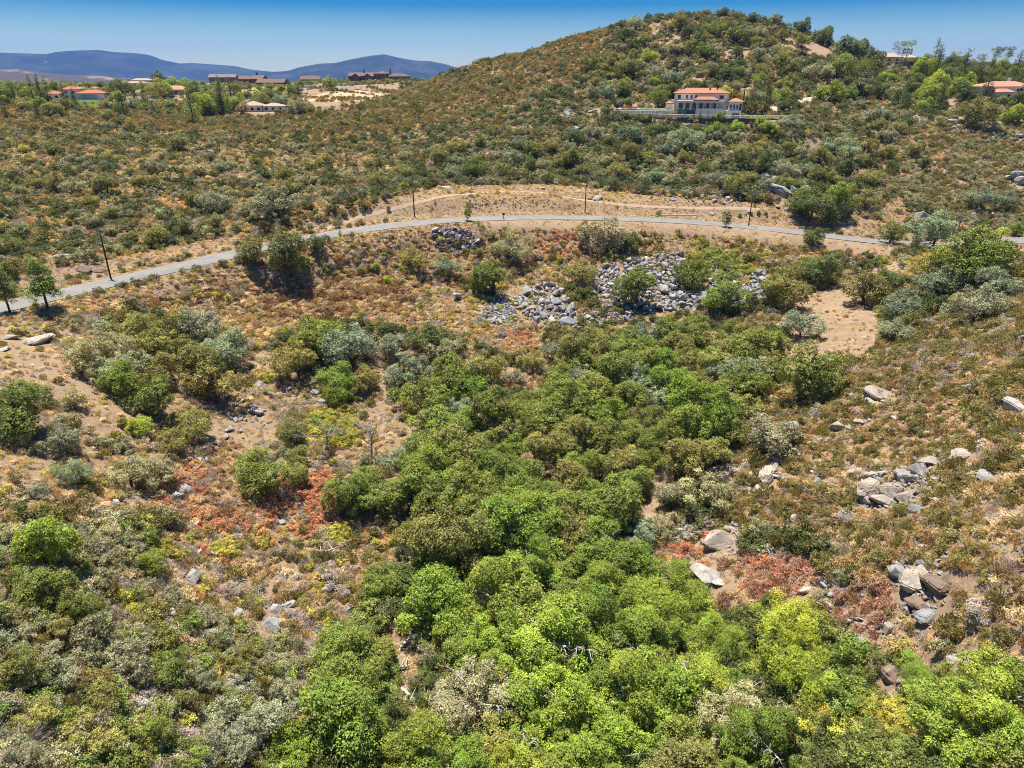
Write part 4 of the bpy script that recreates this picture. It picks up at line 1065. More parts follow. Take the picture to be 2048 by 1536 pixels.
TL = [  # u, v of the crown's middle, crown width in photo pixels, species, tint
 (505, 493, 55, 'oak', 'olive'), (578, 503, 85, 'oak', 'dark'), (631, 484, 34, 'oak', 'dark'), (535, 393, 98, 'scrub', 'grey'), (425, 405, 66, 'scrub', 'grey'),
 (825, 512, 60, 'scrub', 'olive'), (886, 528, 52, 'scrub', 'blue'), (985, 545, 76, 'oak', 'mid'), (1025, 488, 86, 'old_oak', 'pale'), (1215, 465, 100, 'scrub', 'grey'), (1175, 455, 55, 'scrub', 'olive'), (1250, 480, 55, 'scrub', 'dark'),
 (1163, 545, 58, 'oak', 'olive'), (1275, 562, 82, 'oak', 'mid'), (1382, 540, 62, 'oak', 'mid'), (1450, 590, 80, 'oak', 'bright'), (1627, 468, 38, 'oak', 'dark'), (1637, 530, 74, 'oak', 'dark'), (1572, 572, 88, 'oak', 'olive'),
 (1735, 565, 85, 'oak', 'olive'), (1775, 555, 55, 'oak', 'dark'), (1607, 638, 82, 'scrub', 'blue'), (1808, 605, 85, 'scrub', 'blue'), (1792, 658, 66, 'scrub', 'grey'), (1830, 640, 50, 'scrub', 'olive'), (1625, 740, 118, 'oak', 'mid'), (1955, 512, 125, 'oak', 'mid'),
 (1880, 522, 80, 'oak', 'olive'), (1895, 558, 88, 'scrub', 'blue'), (1990, 560, 90, 'scrub', 'blue'), (1955, 605, 110, 'scrub', 'grey'), (1875, 455, 95, 'scrub', 'blue'), (1625, 405, 72, 'oak', 'dark'), (1682, 392, 64, 'oak', 'bright'),
 (1660, 425, 40, 'oak', 'dark'), (1732, 400, 52, 'scrub', 'olive'), (1785, 462, 44, 'oak', 'mid'), (1958, 395, 62, 'scrub', 'blue'), (2012, 398, 52, 'scrub', 'blue'), (1700, 300, 55, 'scrub', 'blue'), (1600, 400, 45, 'oak', 'mid'), (1370, 275, 75, 'scrub', 'blue'), (1260, 262, 55, 'scrub', 'blue'), (1190, 262, 45, 'scrub', 'grey'),
 (2003, 470, 30, 'palm', 'gold'), (1940, 478, 24, 'oak', 'gold'), (2035, 455, 30, 'oak', 'lime'), (1745, 320, 40, 'scrub', 'dark'), (1560, 335, 50, 'scrub', 'grey'), (1640, 340, 50, 'scrub', 'olive'), (1500, 300, 45, 'scrub', 'olive'), (1410, 330, 42, 'scrub', 'dark'),
 (255, 652, 76, 'scrub', 'olive'), (322, 655, 70, 'scrub', 'olive'), (362, 640, 42, 'oak', 'mid'), (408, 640, 84, 'scrub', 'grey'), (450, 690, 74, 'oak', 'blue'), (152, 705, 70, 'scrub', 'pale'), (195, 690, 80, 'scrub', 'pale'),
 (300, 690, 72, 'scrub', 'olive'), (350, 690, 70, 'scrub', 'olive'), (245, 722, 72, 'scrub', 'grey'), (385, 725, 80, 'oak', 'olive'), (425, 765, 92, 'scrub', 'olive'), (318, 735, 62, 'oak', 'olive'), (238, 755, 66, 'oak', 'mid'), (200, 740, 60, 'scrub', 'grey'),
 (305, 785, 86, 'oak', 'mid'), (30, 808, 118, 'oak', 'mid'), (125, 878, 84, 'scrub', 'blue'), (145, 945, 66, 'old_oak', 'blue'), (72, 978, 56, 'scrub', 'blue'), (255, 940, 90, 'scrub', 'pale'), (312, 945, 76, 'scrub', 'pale'), (390, 845, 90, 'scrub', 'olive'), (350, 880, 80, 'scrub', 'olive'), (275, 845, 52, 'oak', 'gold'), (145, 795, 60, 'scrub', 'pale'),
 (640, 665, 78, 'oak', 'mid'), (592, 715, 88, 'scrub', 'olive'), (610, 690, 70, 'oak', 'mid'), (700, 688, 104, 'scrub', 'blue'), (770, 690, 70, 'scrub', 'blue'), (850, 675, 76, 'scrub', 'dark'), (885, 700, 60, 'scrub', 'grey'), (672, 750, 62, 'oak', 'bright'), (670, 785, 44, 'oak', 'bright'), (735, 755, 56, 'scrub', 'olive'), (710, 770, 50, 'scrub', 'olive'), (810, 735, 78, 'scrub', 'blue'),
 (900, 745, 76, 'oak', 'mid'), (850, 790, 84, 'scrub', 'mid'), (935, 765, 60, 'oak', 'bright'), (915, 815, 66, 'scrub', 'blue'), (870, 850, 100, 'oak', 'mid'), (925, 835, 64, 'oak', 'bright'), (975, 735, 62, 'oak', 'olive'), (985, 775, 48, 'scrub', 'grey'), (1065, 720, 60, 'scrub', 'olive'), (1035, 750, 44, 'scrub', 'grey'),
 (582, 860, 54, 'oak', 'olive'), (598, 905, 46, 'oak', 'mid'), (595, 945, 46, 'oak', 'olive'), (515, 935, 106, 'oak', 'mid'), (690, 985, 88, 'oak', 'mid'), (750, 980, 96, 'oak', 'mid'), (725, 955, 60, 'oak', 'bright'), (790, 915, 70, 'scrub', 'blue'), (1395, 905, 62, 'oak', 'olive'),
 (1535, 865, 120, 'scrub', 'grey'), (1400, 970, 118, 'scrub', 'pale'), (1345, 990, 70, 'scrub', 'grey'), (1288, 1055, 74, 'scrub', 'blue'), (1350, 1040, 56, 'scrub', 'pale'), (1270, 960, 78, 'oak', 'mid'), (1310, 920, 70, 'scrub', 'mid'), (1060, 925, 44, 'oak', 'brownish'), (1095, 935, 34, 'oak', 'brownish'),
 (1505, 690, 100, 'oak', 'mid'), (1500, 760, 80, 'oak', 'mid'), (1400, 700, 34, 'oak', 'bright'), (1415, 735, 30, 'oak', 'bright'),
 (1330, 1190, 170, 'willow', 'lime'), (1390, 1240, 130, 'willow', 'lime'), (1570, 1255, 180, 'willow', 'gold'), (1610, 1315, 150, 'willow', 'gold'), (1480, 1290, 100, 'willow', 'lime'), (1120, 1285, 210, 'sycamore', 'lime'), (1000, 1180, 190, 'sycamore', 'lime'), (1060, 1130, 120, 'sycamore', 'bright'), (870, 1200, 140, 'oak', 'bright'), (760, 1160, 74, 'oak', 'mid'), (925, 1255, 112, 'oak', 'bright'),
 (955, 1372, 195, 'old_oak', 'pale'), (905, 1312, 80, 'oak', 'mid'), (680, 1290, 96, 'oak', 'mid'), (745, 1302, 84, 'oak', 'mid'), (690, 1360, 120, 'oak', 'mid'), (650, 1440, 180, 'oak', 'bright'), (590, 1490, 110, 'oak', 'bright'), (720, 1440, 110, 'oak', 'mid'), (490, 1450, 150, 'scrub', 'blue'), (430, 1490, 110, 'scrub', 'grey'),
 (850, 1500, 190, 'sycamore', 'lime'), (1120, 1410, 190, 'sycamore', 'lime'), (1270, 1370, 180, 'sycamore', 'lime'), (1180, 1330, 130, 'oak', 'bright'), (1260, 1280, 150, 'sycamore', 'bright'), (1390, 1350, 150, 'sycamore', 'lime'), (1490, 1430, 180, 'old_oak', 'pale'), (1420, 1470, 120, 'scrub', 'pale'), (1240, 1490, 190, 'sycamore', 'lime'), (1050, 1510, 150, 'sycamore', 'lime'), (980, 1470, 120, 'scrub', 'olive'), (1360, 1530, 140, 'oak', 'olive'),
 (1930, 1420, 190, 'sycamore', 'lime'), (2020, 1400, 200, 'sycamore', 'lime'), (1990, 1490, 220, 'sycamore', 'lime'), (1840, 1345, 90, 'willow', 'bright'), (1890, 1350, 80, 'willow', 'lime'), (1880, 1480, 110, 'sycamore', 'lime'), (2040, 1540, 160, 'scrub', 'olive'), (1650, 1350, 110, 'willow', 'bright'), (1010, 1050, 150, 'oak', 'bright'), (1090, 1060, 110, 'oak', 'bright'), (900, 1080, 150, 'oak', 'olive'), (890, 990, 120, 'oak', 'mid'),
 # the sage thicket
 (85, 1180, 110, 'oak', 'mid'), (145, 1215, 80, 'oak', 'mid'), (95, 1250, 70, 'scrub', 'olive'), (80, 1090, 110, 'oak', 'gold'), (215, 1070, 70, 'scrub', 'pale'), (300, 1120, 60, 'oak', 'lime'), (40, 1340, 90, 'oak', 'olive'), (110, 1350, 100, 'scrub', 'grey'), (200, 1390, 110, 'scrub', 'olive'), (320, 1340, 90, 'scrub', 'mid'), (60, 1440, 110, 'scrub', 'olive'), (170, 1480, 120, 'scrub', 'olive'), (290, 1450, 100, 'scrub', 'mid'), (390, 1360, 80, 'scrub', 'grey'), (30, 1520, 90, 'scrub', 'grey'), (380, 1520, 100, 'scrub', 'mid'), (240, 1290, 70, 'scrub', 'grey'), (560, 1380, 70, 'scrub', 'grey'), (470, 1320, 70, 'scrub', 'olive'),
 # skyline and hill
 (1240, 48, 20, 'oak', 'dark'), (1272, 43, 40, 'scrub', 'grey'), (1362, 38, 40, 'oak', 'olive'), (1415, 18, 22, 'scrub', 'grey'), (1450, 24, 20, 'oak', 'dark'), (1475, 30, 26, 'scrub', 'olive'), (1505, 33, 26, 'oak', 'dark'), (1545, 38, 28, 'scrub', 'grey'), (1605, 50, 34, 'oak', 'dark'), (1570, 42, 22, 'scrub', 'blue'), (1650, 68, 40, 'oak', 'dark'), (1605, 76, 30, 'oak', 'mid'), (1565, 68, 24, 'oak', 'olive'), (1690, 90, 45, 'oak', 'dark'), (1720, 98, 45, 'oak', 'mid'), (1750, 108, 40, 'oak', 'dark'),
 (1255, 65, 30, 'oak', 'dark'), (1290, 75, 26, 'oak', 'olive'), (1345, 95, 34, 'scrub', 'grey'), (1380, 60, 30, 'oak', 'dark'), (1430, 55, 40, 'scrub', 'mid'), (1475, 65, 50, 'scrub', 'mid'), (1520, 62, 34, 'scrub', 'grey'), (1365, 95, 34, 'scrub', 'grey'), (1415, 95, 44, 'scrub', 'mid'), (1265, 130, 55, 'scrub', 'olive'), (1185, 125, 45, 'scrub', 'olive'), (1320, 140, 44, 'scrub', 'grey'), (1350, 150, 44, 'scrub', 'blue'), (1475, 140, 36, 'scrub', 'mid'), (1520, 105, 34, 'scrub', 'blue'), (1555, 100, 34, 'scrub', 'blue'), (1220, 175, 50, 'scrub', 'blue'), (1180, 180, 40, 'scrub', 'grey'), (1640, 140, 50, 'scrub', 'grey'), (1680, 130, 55, 'oak', 'mid'), (1300, 110, 30, 'oak', 'gold'), (1310, 160, 24, 'oak', 'gold'), (1250, 162, 22, 'oak', 'gold'), (1520, 155, 26, 'oak', 'gold'),
 # villa garden
 (1318, 192, 36, 'oak', 'bright'), (1345, 178, 30, 'oak', 'mid'), (1240, 205, 16, 'oak', 'grey'), (1258, 202, 18, 'oak', 'mid'), (1282, 208, 16, 'oak', 'grey'), (1333, 206, 18, 'oak', 'lime'), (1400, 230, 9, 'conifer', 'dark'), (1416, 228, 8, 'conifer', 'dark'), (1438, 230, 22, 'oak', 'bright'), (1450, 184, 26, 'oak', 'gold'), (1488, 190, 26, 'palm', 'pale'), (1505, 195, 18, 'conifer', 'dark'), (1520, 190, 34, 'scrub', 'blue'), (1535, 185, 26, 'conifer', 'dark'), (1475, 170, 26, 'scrub', 'grey'), (1565, 190, 36, 'oak', 'lime'), (1570, 208, 26, 'oak', 'dark'),
 (1432, 258, 34, 'oak', 'lime'), (1475, 250, 28, 'oak', 'gold'), (1520, 245, 24, 'oak', 'gold'), (1580, 245, 42, 'scrub', 'blue'), (1540, 252, 34, 'oak', 'lime'), (1450, 268, 46, 'scrub', 'blue'), (1320, 255, 40, 'scrub', 'dark'), (1210, 215, 30, 'scrub', 'mid'), (1290, 235, 18, 'oak', 'lime'),
 # ridge houses
 (1730, 132, 34, 'oak', 'lime'), (1850, 135, 46, 'oak', 'lime'), (1838, 142, 34, 'oak', 'lime'), (1715, 150, 46, 'gum', 'dark'), (1745, 145, 40, 'gum', 'dark'), (1810, 100, 28, 'gum', 'dark'), (1873, 105, 30, 'conifer', 'blue'), (1910, 110, 18, 'gum', 'grey'), (1928, 112, 24, 'oak', 'dark'), (1995, 112, 22, 'gum', 'dark'), (2015, 112, 20, 'gum', 'dark'), (1965, 118, 14, 'gum', 'dark'),
 (1875, 165, 50, 'oak', 'gold'), (1870, 180, 50, 'oak', 'lime'), (1930, 166, 50, 'oak', 'lime'), (1930, 180, 46, 'oak', 'dark'), (2040, 178, 34, 'oak', 'lime'), (1850, 205, 34, 'oak', 'bright'), (1940, 150, 60, 'oak', 'dark'), (1900, 140, 45, 'oak', 'dark'), (1930, 135, 40, 'conifer', 'dark'), (1960, 140, 30, 'conifer', 'dark'), (1900, 122, 30, 'oak', 'dark'), (1840, 160, 40, 'oak', 'dark'), (1665, 180, 46, 'oak', 'lime'), (1700, 185, 34, 'oak', 'bright'), (1640, 185, 30, 'oak', 'lime'), (1955, 222, 80, 'scrub', 'olive'), (2030, 225, 44, 'oak', 'gold'), (1760, 225, 40, 'scrub', 'blue'), (1800, 190, 34, 'oak', 'dark'), (1880, 118, 26, 'conifer', 'dark'), (2045, 195, 30, 'oak', 'dark'),
 # far plateau
 (12, 188, 34, 'oak', 'lime'), (12, 197, 24, 'oak', 'gold'), (58, 186, 26, 'oak', 'gold'), (78, 176, 24, 'conifer', 'dark'), (92, 180, 22, 'conifer', 'dark'), (126, 185, 16, 'conifer', 'dark'), (146, 190, 14, 'conifer', 'dark'), (75, 202, 28, 'oak', 'lime'), (105, 210, 40, 'oak', 'olive'), (234, 176, 42, 'oak', 'dark'), (234, 190, 24, 'oak', 'lime'), (150, 172, 8, 'palm', 'dark'), (260, 205, 34, 'scrub', 'blue'), (215, 207, 30, 'scrub', 'grey'), (308, 195, 36, 'gum', 'olive'), (318, 170, 40, 'oak', 'lime'), (345, 165, 34, 'oak', 'gold'), (315, 154, 30, 'oak', 'dark'), (392, 180, 40, 'oak', 'dark'), (370, 170, 30, 'oak', 'lime'), (405, 200, 46, 'oak', 'lime'), (440, 185, 30, 'conifer', 'dark'), (460, 180, 26, 'conifer', 'dark'), (470, 175, 24, 'oak', 'mid'), (430, 195, 34, 'oak', 'mid'), (380, 205, 30, 'conifer', 'mid'), (470, 200, 40, 'oak', 'lime'), (525, 200, 30, 'oak', 'mid'), (545, 188, 30, 'scrub', 'dark'), (565, 195, 36, 'scrub', 'blue'), (577, 168, 12, 'conifer', 'dark'), (600, 210, 40, 'scrub', 'grey'), (555, 220, 14, 'oak', 'bright'), (620, 215, 26, 'scrub', 'mid'), (600, 165, 10, 'oak', 'gold'), (676, 160, 5, 'conifer', 'dark'), (688, 158, 5, 'conifer', 'dark'), (800, 162, 6, 'conifer', 'dark'), (812, 160, 6, 'conifer', 'dark'), (774, 160, 10, 'oak', 'lime'), (784, 162, 10, 'oak', 'lime'), (660, 163, 26, 'oak', 'lime'), (485, 215, 26, 'oak', 'brownish'), (755, 176, 6, 'conifer', 'dark'), (130, 207, 24, 'oak', 'olive'), (40, 205, 40, 'scrub', 'olive'), (415, 215, 30, 'oak', 'lime')]
KEEP = [[(700, 1200), (880, 1200), (925, 1400), (950, 1490), (770, 1510), (730, 1400), (700, 1300)], [(1745, 105), (1830, 105), (1830, 150), (1745, 150)], [(1925, 165), (2060, 165), (2060, 225), (1925, 225)], [(95, 170), (225, 170), (225, 215), (95, 215)], [(315, 165), (385, 165), (385, 200), (315, 200)], [(475, 195), (590, 195), (590, 235), (475, 235)]]   # views kept open: the wash, houses
FILL = [  # polygon, number, width range, species mix
 ([(1110, 690), (1300, 660), (1430, 645), (1560, 675), (1555, 740), (1480, 800), (1100, 800), (1120, 720)], 85, (50, 96), [('oak', 'mid'), ('oak', 'olive'), ('scrub', 'blue'), ('scrub', 'olive'), ('oak', 'mid'), ('oak', 'bright')], 34),
 ([(1090, 790), (1480, 790), (1460, 900), (1340, 940), (1030, 960), (980, 880), (1000, 800)], 80, (54, 104), [('oak', 'mid'), ('oak', 'olive'), ('oak', 'bright'), ('scrub', 'olive'), ('oak', 'mid'), ('scrub', 'mid')], 38),
 ([(830, 880), (1030, 900), (1250, 940), (1230, 1080), (1280, 1140), (1000, 1150), (840, 1120), (830, 1000)], 75, (60, 122), [('oak', 'bright'), ('oak', 'mid'), ('oak', 'mid'), ('oak', 'olive'), ('scrub', 'mid')], 46),
 ([(830, 1150), (1290, 1140), (1420, 1290), (1560, 1480), (1500, 1560), (780, 1560), (840, 1400)], 44, (84, 160), [('sycamore', 'bright'), ('oak', 'bright'), ('sycamore', 'lime'), ('oak', 'mid')], 66),
 ([(1230, 80), (1500, 60), (1640, 130), (1550, 175), (1240, 180), (1150, 170)], 46, (18, 34), [('scrub', 'grey'), ('oak', 'olive'), ('oak', 'dark'), ('scrub', 'olive')], 17),
 ([(860, 290), (1200, 255), (1350, 285), (1600, 280), (1840, 230), (1860, 330), (1650, 390), (1250, 350), (900, 345)], 70, (22, 46), [('scrub', 'grey'), ('scrub', 'blue'), ('oak', 'olive'), ('oak', 'dark'), ('scrub', 'olive')], 25),
 ([(0, 280), (400, 270), (850, 290), (780, 370), (500, 430), (200, 490), (0, 500)], 46, (24, 46), [('scrub', 'olive'), ('scrub', 'grey'), ('oak', 'olive'), ('scrub', 'pale'), ('oak', 'olive')], 34),
 ([(0, 168), (600, 168), (600, 212), (0, 216)], 46, (12, 24), [('oak', 'lime'), ('oak', 'mid'), ('oak', 'dark'), ('scrub', 'olive'), ('conifer', 'dark'), ('oak', 'bright')], 15),
 ([(1690, 112), (2060, 118), (2060, 178), (1700, 185)], 46, (18, 32), [('oak', 'dark'), ('oak', 'mid'), ('oak', 'lime'), ('oak', 'dark'), ('scrub', 'olive'), ('conifer', 'dark')], 17)]
def plant_trees():
    for t_ in TL: tree(*t_)
    tree(80, 562, 62, 'pine', 'pine', 'green pine with sparse tiers beside the road', .85)
    tree(4, 572, 50, 'pine', 'pine', 'green pine cut by the picture edge beside the road', 1.0)
    tree(935, 419, 19, 'young', 'bright', 'slender bright green young tree on the road verge')
    tree(1455, 436, 24, 'young', 'mid', 'small bushy young tree between the road and the cut bank', .62)
    tree(680, 466, 9, 'young', 'lime', 'tiny yellow-green sapling at the road edge')
    for (u, v, w_, tn) in ((722, 399, 7, 'bright'), (777, 416, 9, 'dark'), (1318, 424, 13, 'bright'), (1480, 428, 8, 'bright'), (1518, 424, 10, 'mid'), (1533, 426, 8, 'dark'), (808, 370, 18, 'lime'), (652, 538, 15, 'bright'), (752, 532, 20, 'lime'), (300, 558, 10, 'bright')):
        o = tree(u, v, w_, 'oak', tn); o['label'] = 'small round green bush standing alone on bare ground along the road'; o['group'] = 'lone round bushes along the road'; o['category'] = 'bush'; o.name = 'round_bush'
    for poly, n_, wr, mix_, gap in FILL:
        us = [p[0] for p in poly]; vs_ = [p[1] for p in poly]; tries = 0; got = 0
        while got < n_ and tries < 4000:
            tries += 1
            u, v = _tr.uniform(min(us), max(us)), _tr.uniform(min(vs_), max(vs_))
            if not inpoly(np.array([u]), np.array([v]), poly)[0]: continue
            if any(inpoly(np.array([u]), np.array([v]), kp)[0] for kp in KEEP): continue
            if any((u - t_[3]) ** 2 + ((v - t_[4]) * 1.25) ** 2 < gap ** 2 for t_ in TREES): continue
            sp_, tn = mix_[_tr.randrange(len(mix_))]
            tree(u, v, _tr.uniform(*wr), sp_, tn); got += 1
    # the two dead trees and a few bare snags
    for k, (u, v, h_, lb) in enumerate(((652, 905, 6.2, 'leafless dead tree with a flat grey crown of bare branches'), (743, 915, 7.6, 'taller leafless dead tree with long forked side limbs'), (1222, 1125, 6.5, 'thin white dead snag rising out of the grove'))):
        p, d, ok = hit(u, v)
        e_ = empty('dead_tree', (p[0], p[1], hz(p[0], p[1]) - .1), k * 1.3); tag(e_, lb, 'dead tree')
        me = trunk_mesh('dead_branches', 900 + k, h_ * 1.15, h_ * [1.3, 1.1, .5][k], 1, .17, 9 if k < 2 else 5, 'dead', .08, True)
        link('branches', me, None, e_)
    for o in [q for q in col.objects if '_own' in q]:
        if o.get('category') == 'tree': o['label'] = beside(o['group'], o.location.x, o.location.y, 9.0, o['_own'])
        del o['_own']
    print('trees', len(TREES))
